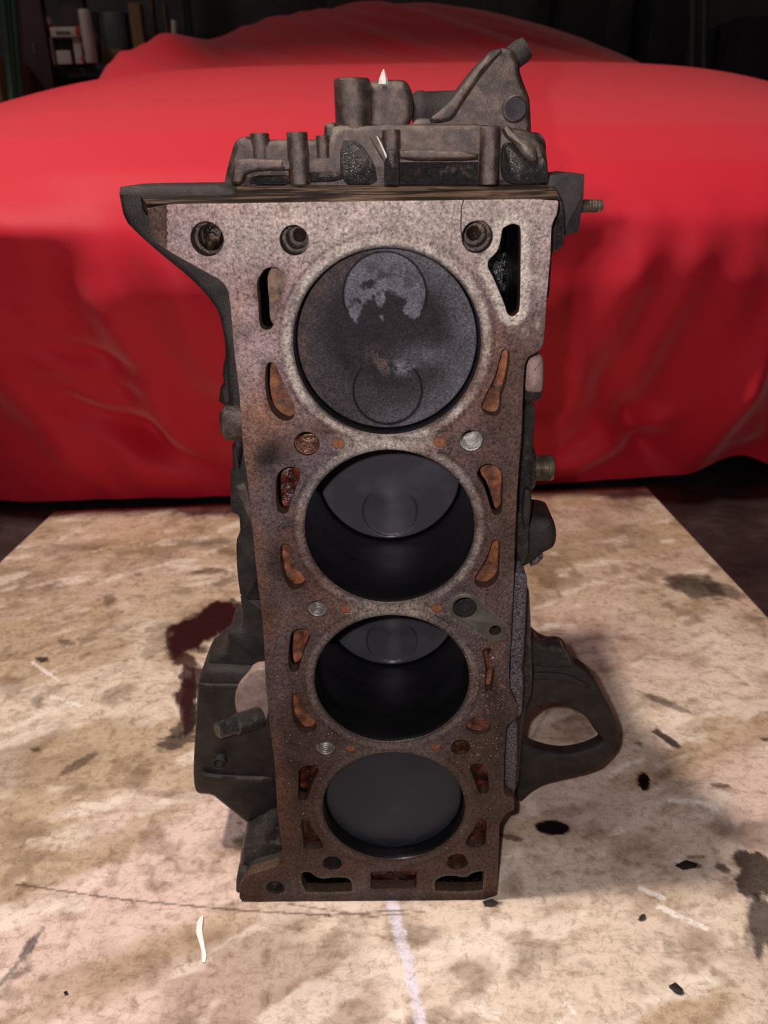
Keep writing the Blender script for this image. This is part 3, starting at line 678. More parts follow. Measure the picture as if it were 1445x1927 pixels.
# cylinder liners and pistons
def bore(cx, cz, L=0.1000):
    pr = [(0.0003, R+0.0001), (0.0012, R-0.0003), (L*0.5, R-0.0003), (L, R-0.0003), (L, R+0.0012), (0.0003, R+0.0012)]
    return lathe('cylinder_bore', pr, (cx, 0.0, cz), (0, 1, 0), m_bore, eng, 128, False)
def piston(cx, cz, depth, mat, dirty):
    nr, na = (150, 420) if dirty else (60, 160); rr = (R-0.0011)
    rs = np.concatenate([[0.0], np.linspace(0.012, 1, nr)])*rr; an = np.linspace(0, 2*math.pi, na, endpoint=False)
    X = rs[:, None]*np.cos(an); Zz = rs[:, None]*np.sin(an)
    d1 = np.hypot(X+0.0006, Zz-0.0206); d2 = np.hypot(X-0.0, Zz+0.0225)
    p1 = (1-ss(0.0178, 0.0184, d1))*ss(0.004, 0.030, Zz+0.004)*0.0016
    p2_ = (1-ss(0.0154, 0.0160, d2))*ss(0.006, -0.016, Zz+0.006-0.004*0)*0.0 + (1-ss(0.0154, 0.0160, d2))*ss(-0.010, -0.026, Zz)*0 
    p2_ = (1-ss(0.0154, 0.0160, d2))*(1-ss(-0.022, -0.009, Zz))*0.0014
    if not dirty: p1 = p1*0.0
    if depth < 0.02 and not dirty: p2_ = p2_*0.15
    Yy = p1+p2_
    edge = ss(rr-0.0006, rr, np.hypot(X, Zz))*0.0006; Yy = Yy+edge
    if dirty: Yy = Yy + (fbm(X*900+5, Zz*900+5, 3, 3)-0.5)*0.00012
    V = np.stack([cx+X, depth+Yy, cz+Zz], -1).reshape(-1, 3)
    Fc = [((j*na+i), (j*na+(i+1) % na), ((j+1)*na+(i+1) % na), ((j+1)*na+i)) for j in range(nr) for i in range(na)]
    b = len(V); ex = np.stack([cx+rr*np.cos(an), np.full(na, depth+0.03), cz+rr*np.sin(an)], 1); V = np.concatenate([V, ex])
    Fc += [(nr*na+i, nr*na+(i+1) % na, b+(i+1) % na, b+i) for i in range(na)]
    ux, uz = X.ravel(), Zz.ravel()
    if dirty:
        base = np.array(lin((72, 65, 69))); dark = np.array(lin((42, 37, 41))); light = np.array(lin((140, 137, 146))); warm = np.array(lin((112, 92, 86)))
        n1 = fbm(ux*260+3, uz*260+3, 2, 4); n2 = fbm(ux*60, uz*60, 5, 4); rad = np.hypot(ux, uz)/rr
        c = np.broadcast_to(base, (len(ux), 3)).copy()
        c = mix(c, light*0.62, ss(.62, .98, rad+0.12*(n2-.5))*ss(-0.2, 0.5, ux/rr+0.3)*0.8)
        c = mix(c, warm*0.8, ss(.78, .95, rad)*ss(0, .6, -ux/rr)*ss(.35, .6, n1)*0.7)
        c = mix(c, dark, (1-ss(.55, .80, np.hypot(ux/rr, (uz/rr-.12)*1.05)+0.1*(n2-.5)))*0.85)
        up_ = (1-ss(0.0176, 0.0180, d1.ravel()))*ss(0.0150, 0.0200, uz+0.016*(n1-.5)*2+0.010*(n2-.5)*2 + 0.011*ss(.009, .015, -ux) + 0.003*ss(.008, .014, ux))
        c = mix(c, light*0.72, up_*(0.45+0.55*ss(.38, .5, n1)))
        g1 = np.exp(-((d1.ravel()-0.0182)/0.00045)**2)*ss(0.010, 0.018, uz); g2 = np.exp(-((d2.ravel()-0.0158)/0.00055)**2)*(1-ss(-0.014, -0.009, uz))
        DG = np.clip(g1+g2, 0, 1)
        c = mix(c, warm, np.exp(-((ux/0.010)**2+((uz+0.009)/0.006)**2))*ss(.4, .6, n1)*.9)
        c = mix(c, light*.6, np.exp(-(((ux-0.017)/0.012)**2+((uz+0.006)/0.005)**2))*.8)
        c = mix(c, light*.95, (np.exp(-(((ux-0.0075)/0.0045)**2+((uz+0.0115)/0.0028)**2))*1.4).clip(0, 1)*ss(.3, .5, n1))
        c = mix(c, dark*0.06, DG); c = c*0.85*(0.55+0.9*vn(ux*2400, uz*2400, 9))[:, None]
    else:
        g1 = 0*uz; g2 = (0.15 if depth < 0.02 else 1)*np.exp(-((d2.ravel()-0.0157)/0.0004)**2)*(1-ss(-0.014, -0.009, uz))
        base = np.array(lin((62, 60, 65) if depth > 0.02 else (34, 37, 46))); light = np.array(lin((86, 84, 91) if depth > 0.02 else (46, 49, 58)))
        n1 = fbm(ux*60+cz*90, uz*60, 2, 4); c = np.broadcast_to(base, (len(ux), 3)).copy(); c = mix(c, light, ss(.45, .75, n1)*.35)
        c = mix(c, light*1.1, np.exp(-((ux/0.004)**2+((uz+0.009)/0.004)**2))*.5)
    if not dirty: c = mix(c, base*0.25, np.clip(g1+g2, 0, 1)*.7)
    c = np.concatenate([c, np.repeat(np.array(lin((30, 28, 28)))[None], na, 0)])
    o = link('piston', V, Fc, mat, eng, 60); setcol(o, c); return o
dep = [0.0062, 0.0700, 0.0710, 0.0082]
labs = ['grainy carbon-crusted crown level with the face', 'smooth dark crown deep in the second bore', 'smooth dark crown deep in the third bore', 'blue-black smooth crown just below the face']
for k, (cx, cz) in enumerate(bores):
    bore(cx, cz); o = piston(cx, cz, dep[k], m_crown if k == 0 else m_crown2, k == 0); o['label'] = labs[k]

# passages: a deep dark pocket and, inside most, a lump of rust set to one side of it
def pocket(q, dp, mt, name, y_0=None, bumpy=0.0025):
    n = len(q); y_0 = TH_D-0.003 if y_0 is None else y_0
    V = []; Fc = []; nl = 6
    for j in range(nl):
        y = y_0 + dp*j/(nl-1)
        rim = q + (np.stack([vn(q[:, 0]*300+j, q[:, 1]*300, 4), vn(q[:, 0]*300, q[:, 1]*300+j, 6)], 1)-0.5)*0.0008*(j > 0)
        V += [(a_, y, b_) for a_, b_ in rim]
    for j in range(nl-1):
        for i in range(n): Fc.append((j*n+i, j*n+(i+1) % n, (j+1)*n+(i+1) % n, (j+1)*n+i))
    cen = q.mean(0); last = (nl-1)*n
    for f_ in (0.7, 0.4):
        b = len(V); r_ = cen+(q-cen)*f_
        V += [(p[0], y_0+dp+bumpy*(vn(p[0]*220, p[1]*220, 3)-0.5), p[1]) for p in r_]
        for i in range(n): Fc.append((last+i, last+(i+1) % n, b+(i+1) % n, b+i))
        last = b
    V.append((cen[0], y_0+dp, cen[1])); c_ = len(V)-1
    for i in range(n): Fc.append((last+i, last+(i+1) % n, c_))
    return link(name, V, Fc, mt, eng, 60)
shift = {'L1': (.0030, .0004), 'L2': (.0012, -.0016), 'R2': (.0016, -.0010), 'L3': (.0016, -.001), 'L4': (.0011, -.0006), 'L5': (.0016, -.0012), 'L6': (.0008, -.0006), 'L7': (.0010, -.0012), 'L8': (.0006, -.001),
         'BC': (.0005, -.0008), 'R8': (.0006, -.0012), 'R7': (.0006, -.0012), 'R6': (.0002, -.0004), 'R5': (.0014, -.0014), 'R3': (.0026, -.0010), 'R4': (.0014, -.0008)}
for k, q in slot_xz.items():
    dp, mt = slots[k][1], slots[k][2]
    o = pocket(inset(q, -0.0007), 0.05, m_void, 'oil_passage' if mt is m_void else 'coolant_passage')
    o['label'] = 'deep black oily opening' if mt is m_void else 'dark elongated cooling opening'
    if k in shift:
        q2 = inset(q, -0.0016)+np.array(shift[k])*1.5; yy0 = 0.0068 if dp < .0105 else 0.0105
        if k in ('R6',): yy0 = 0.0035
        n = len(q2); V = []; Fc = []; cen = q2.mean(0); fr = (1.0, 0.97, 0.8, 0.6, 0.4, 0.2)
        for a_, p_ in enumerate(fr):
            for x_, z_ in cen+(q2-cen)*p_:
                V.append((x_, yy0+0.0006*(a_ == 0)+0.0022*(vn(x_*260, z_*260, 3)-0.5)+0.0012*(1-p_), z_))
        for a_ in range(len(fr)-1):
            for i in range(n): Fc.append((a_*n+i, a_*n+(i+1) % n, (a_+1)*n+(i+1) % n, (a_+1)*n+i))
        V.append((cen[0], yy0+.001, cen[1])); c_ = len(V)-1
        for i in range(n): Fc.append(((len(fr)-1)*n+i, (len(fr)-1)*n+(i+1) % n, c_))
        b = len(V); V += [(x_, 0.03, z_) for x_, z_ in q2]
        for i in range(n): Fc.append((i, (i+1) % n, b+(i+1) % n, b+i))
        V = np.array(V); V[:, 1] = np.maximum(V[:, 1], 0.0028)
        o = link('rust_deposit', V, Fc, mt, o, 60)
        o['label'] = {m_rust.name: 'dry orange rust', m_rustd.name: 'wet dark brown rust', m_rustg.name: 'pale brown scale'}[mt.name]
for (cx, cz, rr), (c, r, mt, dp, kd) in zip(rnd_xz, rounds):
    if kd == 'thread':
        pr = [(0.0012, rr+0.0001)]; t = 0.0016
        while t < dp: pr += [(t, rr-0.0001), (t+0.0007, rr-0.0001), (t+0.0008, rr-0.0007), (t+0.0014, rr-0.0007)]; t += 0.0016
        pr += [(dp, rr*0.9), (dp+0.003, 0.0002)]
    else:
        pr = [(0.0035, rr+0.0001), (dp*.5, rr), (dp*.5, rr*.80), (dp, rr*.74), (dp, rr*.5), (dp+0.002, 0.0002)]
    V, Fc = lathe_geo(pr, (cx, 0, cz), (0, 1, 0), 48, False)
    link('bolt_hole', V, Fc, mt, eng, 30)
    if kd == 'debris':
        V, Fc = [], []
        rngs = random.Random(4)
        bm = bmesh.new(); bmesh.ops.create_icosphere(bm, subdivisions=4, radius=rr*0.68)
        for q in bm.verts:
            n_ = float(fbm(q.co.x*420+9, q.co.z*420+q.co.y*200, 3, 3))
            q.co = q.co*(0.55+0.9*n_); q.co.y *= 0.5; q.co += Vector((cx, dp*.5+0.002, cz))
        V = [tuple(q.co) for q in bm.verts]; bm.verts.index_update(); Fc = [tuple(x_.index for x_ in f.verts) for f in bm.faces]; bm.free()
        link('dirt_plug', V, Fc, m_oilbr, eng, 60)['label'] = 'shiny lump of oily grit in the bolt hole'
for cx, cz, rr in plug_xz:
    lathe('core_plug', [(0.0004, 0.0002), (0.0004, rr*0.55), (0.0007, rr*0.8), (0.0007, rr*0.999), (0.006, rr*0.999)], (cx, 0, cz), (0, 1, 0), m_rust, eng, 28, False, label='small round rust-coloured plug')

def capsule(a, ra, b, rb, n=28):
    d = math.atan2(b[1]-a[1], b[0]-a[0]); L = []
    for k in range(n+1): f = d+math.pi/2+math.pi*k/n; L.append((a[0]+ra*math.cos(f), a[1]+ra*math.sin(f)))
    for k in range(n+1): f = d-math.pi/2+math.pi*k/n; L.append((b[0]+rb*math.cos(f), b[1]+rb*math.sin(f)))
    return np.array(L)
A7, A8 = rnd_xz[6], rnd_xz[7]
V, Fc = slab_geo(capsule(A7, 0.0082, A8, 0.0058), [circ(A7[0], A7[1], A7[2]+.0002, 48), circ(A8[0], A8[1], A8[2]+.0002, 32)], -0.00025, 0.004, 0.0003)
link('steel_insert', V, Fc, m_plate, eng, 40)['label'] = 'smooth grey teardrop insert around two holes'
# end-face ledge on top: slopes up and back
def ledge():
    f = [P(u, v, 0.0004) for u, v in zip(np.linspace(276, 1052, 30), np.linspace(384.6, 373.6, 30))]
    b = [P(u, v, 0.028) for u, v in zip(np.linspace(252, 1042, 30), np.linspace(350.5, 347, 30))]
    V = []
    for p in f: V.append(tuple(p))
    for p in b: V.append(tuple(p))
    for p in b: V.append((p[0], p[1], p[2]-0.012))
    for p in f: V.append((p[0], p[1]+0.0075, p[2]-0.006))
    n = 30; Fc = []
    for r in range(4):
        q = (r+1) % 4
        for i in range(n-1): Fc.append((r*n+i, r*n+i+1, q*n+i+1, q*n+i))
    Fc.append((0, n, 2*n, 3*n)); Fc.append((n-1, 4*n-1, 3*n-1, 2*n-1)); return V, Fc
V, Fc = ledge(); link('end_face', V, Fc, m_ledge, eng, 30)['label'] = 'scratched brown machined ledge along the top edge'

# dark flange round the ear, top left
slab('bell_flange', [(218, 353), (240, 350), (300, 348.5), (430, 347.5), (460, 380), (470, 600), (450, 900), (438, 830), (425, 720), (423, 665), (420, 640), (410, 590), (385, 555), (350, 520), (300, 480), (262, 447), (230, 415)],
     0.014, 0.040, m_castd, eng, 0.003, 1, label='dark cast flange tapering away from the corner ear')
# left side castings
slab('side_casting', [(436, 560), (418, 620), (424, 665), (417, 700), (420, 727), (413, 729), (410, 765), (470, 765), (470, 560)], 0.020, 0.06, m_castd, eng, 0.002)
slab('side_lug', [(409, 768), (470, 764), (470, 834), (414, 830)], 0.012, 0.05, m_lit if False else m_cast, eng, 0.002, label='square lug on the left flank')
slab('side_casting', [(434, 830), (438, 885), (432, 888), (433, 960), (437, 967), (449, 970), (452, 1013), (443, 1018), (445, 1080), (452, 1130), (500, 1130), (490, 830)], 0.024, 0.06, m_castd, eng, 0.002)
slab('side_casting', [(450, 1120), (455, 1160), (457, 1187), (427, 1189), (427, 1226), (413, 1229), (398, 1241), (386, 1257), (440, 1290), (515, 1290), (510, 1120)], 0.045, 0.075, m_castd, eng, 0.003)
slab('rib', mp(z5, [(235, 480), (250, 540), (285, 700), (300, 900), (270, 780), (180, 570), (150, 520)]), 0.022, 0.03, m_olive, eng, 0.001)
# lower left mounting pad
pad = slab('mounting_pad', [(386, 1257), (371, 1282), (367, 1343), (361, 1455), (363, 1489), (371, 1498), (398, 1500), (413, 1513), (501, 1582), (540, 1585), (530, 1260), (470, 1262)], 0.040, 0.075, m_castd, eng, 0.004, 1, label='dark grey casting pad flaring out at the lower left')
slab('pad_rim', mp(r1, [(120, 960), (150, 985), (300, 1000), (560, 1005), (570, 1040), (300, 1035), (180, 1030), (125, 1010)]), 0.0375, 0.044, m_castd, eng, 0.0012)
slab('pad_rim', mp(r1, [(100, 420), (300, 425), (480, 425), (480, 455), (300, 455), (110, 450)]), 0.0385, 0.046, m_castd, eng, 0.001)
dc_ = chaikin(np.array(mp(r1, [(475, 320), (400, 370), (345, 440), (330, 520), (345, 610), (400, 680), (520, 700), (560, 500), (540, 330)])), 1)
slab('machined_disc', [tuple(q) for q in dc_], 0.0375, 0.046, m_lit, eng, 0.001, 1, label='pinkish machined round face behind the pad')
pb = P(*r1(395, 650), 0.024); pa = P(*r1(225, 705), 0.012)
ax = Vector(pa)-Vector(pb)
lathe('pad_bolt', [(-0.010, 0.0062), (0.0, 0.0062), (0.006, 0.0060), (0.0065, 0.0048)] + thread_profile(ax.length, 0.0050, 0.0014, 0.0007, 0.008) + [(ax.length, 0.0035)], pb, ax, m_castw, eng, 32, label='short oily black threaded stub')
q = P(*r1(232, 935), 0.030)
lathe('pad_boss', [(0.0, 0.0040), (-0.0045, 0.0044), (-0.005, 0.0036), (-0.002, 0.0028), (0.0, 0.0002)], (q[0], 0.038, q[2]), (0, 1, 0), m_castd, eng, 28, False)
# foot, lower left
slab('foot', [(451, 1610), (456, 1604), (474, 1601), (501, 1582), (545, 1578), (545, 1640), (500, 1660), (452, 1662), (450, 1640)], 0.012, 0.05, m_castw, eng, 0.003, label='oily black foot casting at the bottom left', clamp=False)
slab('foot', [(444, 1650), (452, 1642), (476, 1644), (540, 1640), (540, 1690), (452, 1693), (443, 1690)], 0.0065, 0.04, m_castd, eng, 0.002, clamp=False)

# right side
slab('side_rail', [(1025, 560), (1034, 562), (1040, 470), (1041, 430), (1020, 430), (1010, 640), (1022, 640)], 0.012, 0.05, m_castw, eng, 0.001)
slab('mount_block', [(1036, 331), (1068, 325), (1101, 328), (1099, 372), (1090, 438), (1062, 444), (1040, 462), (1030, 430), (1030, 350)], 0.026, 0.052, m_castd, eng, 0.0015, 0, label='dark grey angular block beside the top right corner')
slab('mount_block', [(1030, 350), (1046, 352), (1062, 385), (1064, 440), (1062, 462), (1046, 474), (1028, 480)], 0.018, 0.03, m_castw, eng, 0.001, 1)  # dark piece stands in for the shade under the mount block
q0 = P(1094, 388, 0.034); q1 = P(1133, 387, 0.034)
L_ = float(np.linalg.norm(q1-q0)); lathe('stud', [(0, 0.0030)] + thread_profile(L_-0.0012, 0.0030, 0.00125, 0.0005, 0.0008) + [(L_-0.0006, 0.0026), (L_, 0.0022)], q0, q1-q0, m_stud, eng, 32, label='short threaded steel stud sticking out to the right')
def rbox(name, u0, v0, u1, v1, y0, y1, mat, bev, label=None, rnd=2):
    return slab(name, [(u0, v0), (u1, v0), (u1, v1), (u0, v1)], y0, y1, mat, eng, bev, rnd, label=label)
qa = P(1000, 715, 0.030)
slab('boss', [(985, 676), (1008, 673), (1024, 675), (1027, 690), (1026, 738), (1018, 745), (985, 742)], 0.014, 0.045, m_lit, eng, 0.005, 2, label='rounded boss on the right edge, coloured pale as lit')  # lit upper part of the boss painted pale, lower part dark
slab('boss', [(984, 725), (1024, 725), (1023, 745), (1016, 758), (985, 760)], 0.018, 0.045, m_castw, eng, 0.003, 2)
slab('side_casting', [(970, 758), (1008, 760), (1009, 785), (1004, 850), (1001, 925), (998, 970), (996, 1060), (960, 1080), (950, 800)], 0.024, 0.06, m_castw, eng, 0.003, 1, label='wet black casting behind the right edge')
slab('side_casting', [(986, 920), (1001, 924), (998, 990), (983, 990)], 0.020, 0.03, m_castd, eng, 0.001)
qc = P(1000, 880, 0.034); lathe('flange', [(0, 0.0105), (0.0012, 0.012), (0.0024, 0.012), (0.003, 0.011)], (qc[0]-0.0025, qc[1], qc[2]), (1, 0, 0), m_castw, eng, 40)
q0 = P(1002, 881, 0.030); q1 = P(1041, 880, 0.030); L_ = float(np.linalg.norm(q1-q0))
lathe('filter_spigot', thread_profile(L_-0.0022, 0.0066, 0.0011, 0.0005) + [(L_-0.002, 0.0066), (L_-0.0004, 0.0062), (L_, 0.0055), (L_, 0.0042), (L_-0.006, 0.0040), (L_-0.006, 0.0002)], q0, q1-q0, m_stud, eng, 48, label='fine-threaded steel pipe stub on the right flank')
kn = slab('knob', [(975, 972), (1000, 975), (1030, 978), (1044, 983), (1050, 1005), (1049, 1028), (1043, 1037), (1020, 1048), (1000, 1066), (970, 1080)], 0.034, 0.060, m_castd, eng, 0.005, 2, label='dark tapered lug poking out to the right')
slab('knob_tip', [(1000, 1050), (1022, 1043), (1024, 1052), (1012, 1064), (998, 1070)], 0.040, 0.055, m_grit, eng, 0.002)
slab('side_strip', [(962, 1083), (975, 1080), (990, 1082), (993, 1092), (991, 1130), (985, 1260), (974, 1272), (955, 1265), (958, 1190)], 0.0105, 0.040, m_grit, eng, 0.0015, 1, label='grey sparkling rough strip along the lower right edge')
slab('side_strip', [(962, 1250), (976, 1250), (985, 1268), (985, 1300), (982, 1352), (960, 1352), (955, 1300)], 0.0075, 0.040, m_grit, eng, 0.0015, 1)
slab('side_strip', [(953, 1368), (975, 1354), (974, 1440), (969, 1500), (950, 1497), (948, 1430)], 0.0012+0.0075, 0.040, m_grit, eng, 0.002, 1)
slab('side_casting', [(960, 1085), (996, 1100), (1000, 1180), (1004, 1300), (985, 1350), (975, 1500), (940, 1500), (940, 1085)], 0.035, 0.07, m_castw, eng, 0.002)
# ring-shaped bracket
ring_o = mp(r2, [(760, 60), (830, 80), (880, 130), (930, 160), (1010, 160), (1040, 180), (1085, 270), (1130, 295), (1165, 320), (1210, 370), (1260, 470), (1310, 560), (1338, 640), (1338, 720), (1310, 780), (1240, 860), (1150, 895), (1000, 930), (900, 955), (830, 1000), (760, 1075), (740, 900), (740, 300)])
ring_i = mp(r2, [(800, 600), (845, 540), (910, 490), (980, 492), (1060, 510), (1150, 560), (1210, 620), (1250, 660), (1230, 690), (1150, 725), (1050, 745), (960, 740), (860, 710), (780, 670)])
slab('ring_bracket', ring_o, 0.058, 0.067, m_castd, eng, 0.002, 2, [[(u, v+(14 if v > 1365 else 2)) for u, v in ring_i]], label='black cast bracket with a large round opening')
slab('bracket_rib', mp(r2, [(800, 330), (900, 320), (1050, 330), (1180, 400), (1150, 420), (1040, 370), (900, 360), (800, 375)]), 0.0565, 0.062, m_castd, eng, 0.001, 2)
slab('bracket_lug', mp(r2, [(820, 90), (930, 165), (1010, 160), (1060, 240), (1080, 290), (980, 300), (820, 280)]), 0.0525, 0.062, m_castw, eng, 0.002, 2)

# ---------------- castings on top
YB = 0.034
slab('end_housing', mp(u2, [(30, 575), (50, 480), (72, 400), (90, 380), (115, 372), (130, 385), (420, 385), (430, 330), (600, 330), (690, 330), (1000, 330), (1150, 355), (1185, 385), (1200, 440), (1208, 580)]), YB, 0.075, m_cast, eng, 0.003, 1, label='greasy dark casting along the top')
slab('housing_shelf', mp(u2, [(60, 548), (72, 470), (95, 452), (285, 455), (295, 495), (120, 500), (100, 548)]), 0.0265, 0.036, m_cast, eng, 0.0018, 1)
slab('housing_shelf', mp(u2, [(130, 515), (290, 512), (290, 548), (130, 548)]), 0.0285, 0.036, m_castw, eng, 0.0018, 1)
slab('housing_shelf', mp(u2, [(668, 418), (950, 428), (950, 462), (668, 462)]), 0.0255, 0.036, m_cast, eng, 0.0018, 1)
slab('housing_shelf', mp(u2, [(310, 505), (460, 500), (460, 535), (310, 540)]), 0.0275, 0.036, m_castw, eng, 0.0018, 1)
slab('housing_wall', mp(u2, [(668, 466), (950, 466), (950, 548), (668, 548)]), 0.0310, 0.036, m_castw, eng, 0.001, 0)
slab('housing_wall', mp(u2, [(455, 390), (520, 385), (580, 470), (590, 548), (455, 548)]), 0.0300, 0.036, m_castw, eng, 0.0018, 1)
def post(uL, uR, vT, vB, y, mat=m_cast, hollow=False, taper=1.0, name='boss'):
    a = P(*u2((uL+uR)/2, vT), y); b = P(*u2((uL+uR)/2, vB), y); l_ = P(*u2(uL, vT), y); r_ = P(*u2(uR, vT), y)
    rad = (r_[0]-l_[0])/2; h_ = a[2]-b[2]
    pr = [(0, rad*taper), (h_*.5, rad*(1+taper)/2), (h_-rad*.14, rad), (h_-rad*.03, rad*.95), (h_, rad*.86)]
    if hollow: pr += [(h_, rad*.5), (h_-rad, rad*.45), (h_-rad, 0.0002)]
    else: pr += [(h_+rad*.02, 0.0002)]
    return lathe(name, pr, (a[0], a[1]+rad*0.3, b[2]), (0, 0, 1), mat, eng, 48)
post(130, 200, 362, 470, 0.036); post(262, 338, 358, 545, 0.0285); post(368, 416, 370, 450, 0.034); post(605, 672, 350, 420, 0.031)
post(612, 668, 420, 545, 0.0275, m_castw); post(958, 1032, 338, 545, 0.0275); 
post(432, 562, 165, 390, 0.040, m_cast, True)['label'] = 'tall upright cylindrical boss on the top'
slab('boss_block', mp(u2, [(552, 178), (600, 170), (680, 168), (700, 182), (716, 215), (720, 300), (705, 330), (690, 400), (552, 400)]), 0.044, 0.068, m_cast, eng, 0.004, 2, label='broken-topped block next to the tall boss')
slab('boss_collar', mp(u2, [(398, 328), (440, 322), (445, 390), (398, 390)]), 0.038, 0.05, m_cast, eng, 0.002, 1)
sp = P(*u2(610, 188), 0.0425); st_ = P(*u2(608, 154), 0.0425)
lathe('break_spike', [(0, 0.0022), (0.002, 0.0019), (0.004, 0.0011), (float(st_[2]-sp[2])+0.0022, 0.0002)], sp, (0.05, 0, 1), m_chalk, eng, 7, smooth=0, label='bright jagged metal splinter')
slab('broken_web', mp(u2, [(558, 372), (585, 366), (610, 390), (622, 440), (618, 472), (596, 440)]), 0.0235, 0.028, m_cast, eng, 0.0008, 0, label='bent triangular web with a freshly broken edge')
slab('broken_edge', mp(u2, [(585, 372), (592, 375), (624, 440), (621, 456), (606, 420)]), 0.0225, 0.0255, m_chalk, eng, 0.0004, 0)
slab('bracket_arm', mp(u2, [(690, 420), (700, 340), (735, 305), (800, 310), (855, 235), (930, 135), (985, 75), (1010, 60), (1045, 52), (1080, 60), (1100, 110), (1104, 150), (1122, 200), (1138, 235), (1144, 360), (1140, 440), (690, 440)]), 0.040, 0.066, m_cast, eng, 0.003, 2, label='tall slanting bracket arm rising at the top right')
slab('bracket_edge', mp(u2, [(770, 312), (830, 268), (862, 232), (935, 134), (990, 74), (1028, 54), (1040, 66), (1012, 100), (962, 160), (900, 250), (860, 318), (800, 330)]), 0.0378, 0.046, m_cast, eng, 0.0022, 2, label='raised rim of the bracket arm')
q = P(*u2(1085, 275), 0.036); rr = float(P(*u2(1125, 275), 0.036)[0]-q[0])
lathe('bracket_bore', [(0.004, rr*1.22), (0.0, rr*1.15), (-0.0005, rr*1.0), (0.002, rr*.95), (0.0028, rr*.9), (0.003, 0.0002)], (q[0], 0.0385, q[2]), (0.0, 1, 0), m_cast, eng, 40, False)
lathe('bore_face', [(0, rr*.93), (0.0004, rr*.5), (0.0005, 0.0002)], (q[0], 0.0375, q[2]), (0, 1, 0), m_shade, eng, 32, False, label='recessed face painted purple-black as shade')
q0 = P(*u2(1050, 82), 0.052); q1 = P(*u2(1112, 92), 0.052)
q = P(*u2(1090, 80), 0.050); lathe('bolt_head', [(0, 0.0050), (0.009, 0.0052), (0.012, 0.0045), (0.0125, 0.0002)], (q[0]-0.006, q[1], q[2]-0.004), (0.75, 0, 0.5), m_castd, eng, 12, label='dark bolt head at the tip of the bracket arm')
slab('bracket_tab', mp(u2, [(1038, 345), (1050, 328), (1072, 345), (1085, 375), (1130, 385), (1160, 420), (1165, 460), (1145, 468), (1110, 445), (1085, 402), (1055, 378)]), 0.0268, 0.036, m_olive, eng, 0.0020, 2)
slab('housing_corner', mp(u2, [(1036, 400), (1080, 395), (1140, 470), (1190, 440), (1205, 500), (1208, 548), (1036, 548)]), 0.0275, 0.036, m_castw, eng, 0.0025, 2)
slab('housing_corner', mp(u2, [(1140, 360), (1170, 358), (1195, 385), (1200, 430), (1160, 430)]), 0.038, 0.060, m_castd, eng, 0.004, 2)
q0 = P(*u2(715, 296), 0.066); q1 = P(*u2(870, 290), 0.066); L_ = float(q1[0]-q0[0])
lathe('pipe_elbow', [(0, 0.0085), (L_*.1, 0.0098), (L_*.25, 0.0100), (L_*.3, 0.0094), (L_, 0.0094)], q0, q1-q0, m_castd, eng, 40, label='dark pipe stub lying behind the bracket arm')

# hair-thin crack line on the face
def tube(name, pts, r, mat, parent=None, seg=6):
    pts = [Vector(p) for p in pts]; V = []; Fc = []
    for i, p in enumerate(pts):
        d = (pts[min(i+1, len(pts)-1)]-pts[max(i-1, 0)]).normalized(); a_ = d.orthogonal().normalized()
        if i: 
            a_ = prev - d*prev.dot(d); a_.normalize()
        prev = a_; b_ = d.cross(a_)
        for k in range(seg): V.append(tuple(p+(a_*math.cos(2*math.pi*k/seg)+b_*math.sin(2*math.pi*k/seg))*r))
    for i in range(len(pts)-1):
        for k in range(seg): Fc.append((i*seg+k, i*seg+(k+1) % seg, (i+1)*seg+(k+1) % seg, (i+1)*seg+k))
    Fc.append(tuple(range(seg))); Fc.append(tuple((len(pts)-1)*seg+k for k in range(seg)))
    return link(name, V, Fc, mat, parent, 60)
m_black = metal('black_fibre', [(0.3, (10, 8, 8)), (0.7, (22, 18, 18))], 50, (0.4, 0.6), 0, 0.1, 300)
hp = [P(u, v, -0.0002) for u, v in [(873, 371), (871, 380), (868, 392), (867.5, 408), (867, 425), (868, 440), (870, 452)]]
tag(tube('fibre', hp, 0.00022, m_black), 'thin black fibre clinging to the top edge of the block', 'fibre')

# oil drops on the lower face
m_drop, nt, b = new_mat('clear_oil'); b.inputs['Base Color'].default_value = (0.25, 0.14, 0.08, 1); b.inputs['Roughness'].default_value = 0.03
b.inputs['Coat Weight'].default_value = 0.5
def drops():
    rg = np.random.RandomState(5); V = []; Fc = []; n = 0
    while n < 300:
        u = rg.uniform(510, 955); v = rg.uniform(1150, 1690) if rg.rand() < .75 else rg.uniform(560, 1150)
        if rg.rand() < .4: u = rg.uniform(885, 950); v = rg.uniform(1180, 1430)
        q = P(u, v, 0); p = np.array([[q[0], q[2]]])
        if not pip(p, inset(out_xz, 0.002))[0]: continue
        if any(pip(p, inset(ccw(h), -0.0006))[0] for h in hole_l): continue
        r = rg.uniform(.00016, .00042); b = len(V)
        for j, (rr_, yy_) in enumerate([(1, 0.0), (.8, -.45), (.45, -.75)]):
            for k in range(7): V.append((q[0]+r*rr_*math.cos(k*.8976), yy_*r*0.9, q[2]+r*rr_*math.sin(k*.8976)))
        V.append((q[0], -r*.8, q[2]))
        for j in range(2):
            for k in range(7): Fc.append((b+j*7+k, b+j*7+(k+1) % 7, b+(j+1)*7+(k+1) % 7, b+(j+1)*7+k))
        for k in range(7): Fc.append((b+14+k, b+14+(k+1) % 7, b+21))
        n += 1
    return V, Fc
V, Fc = drops(); o = link('oil_drops', V, Fc, m_drop, eng, 60); o['kind'] = 'stuff'; o['label'] = 'tiny shiny oil drops on the lower face'

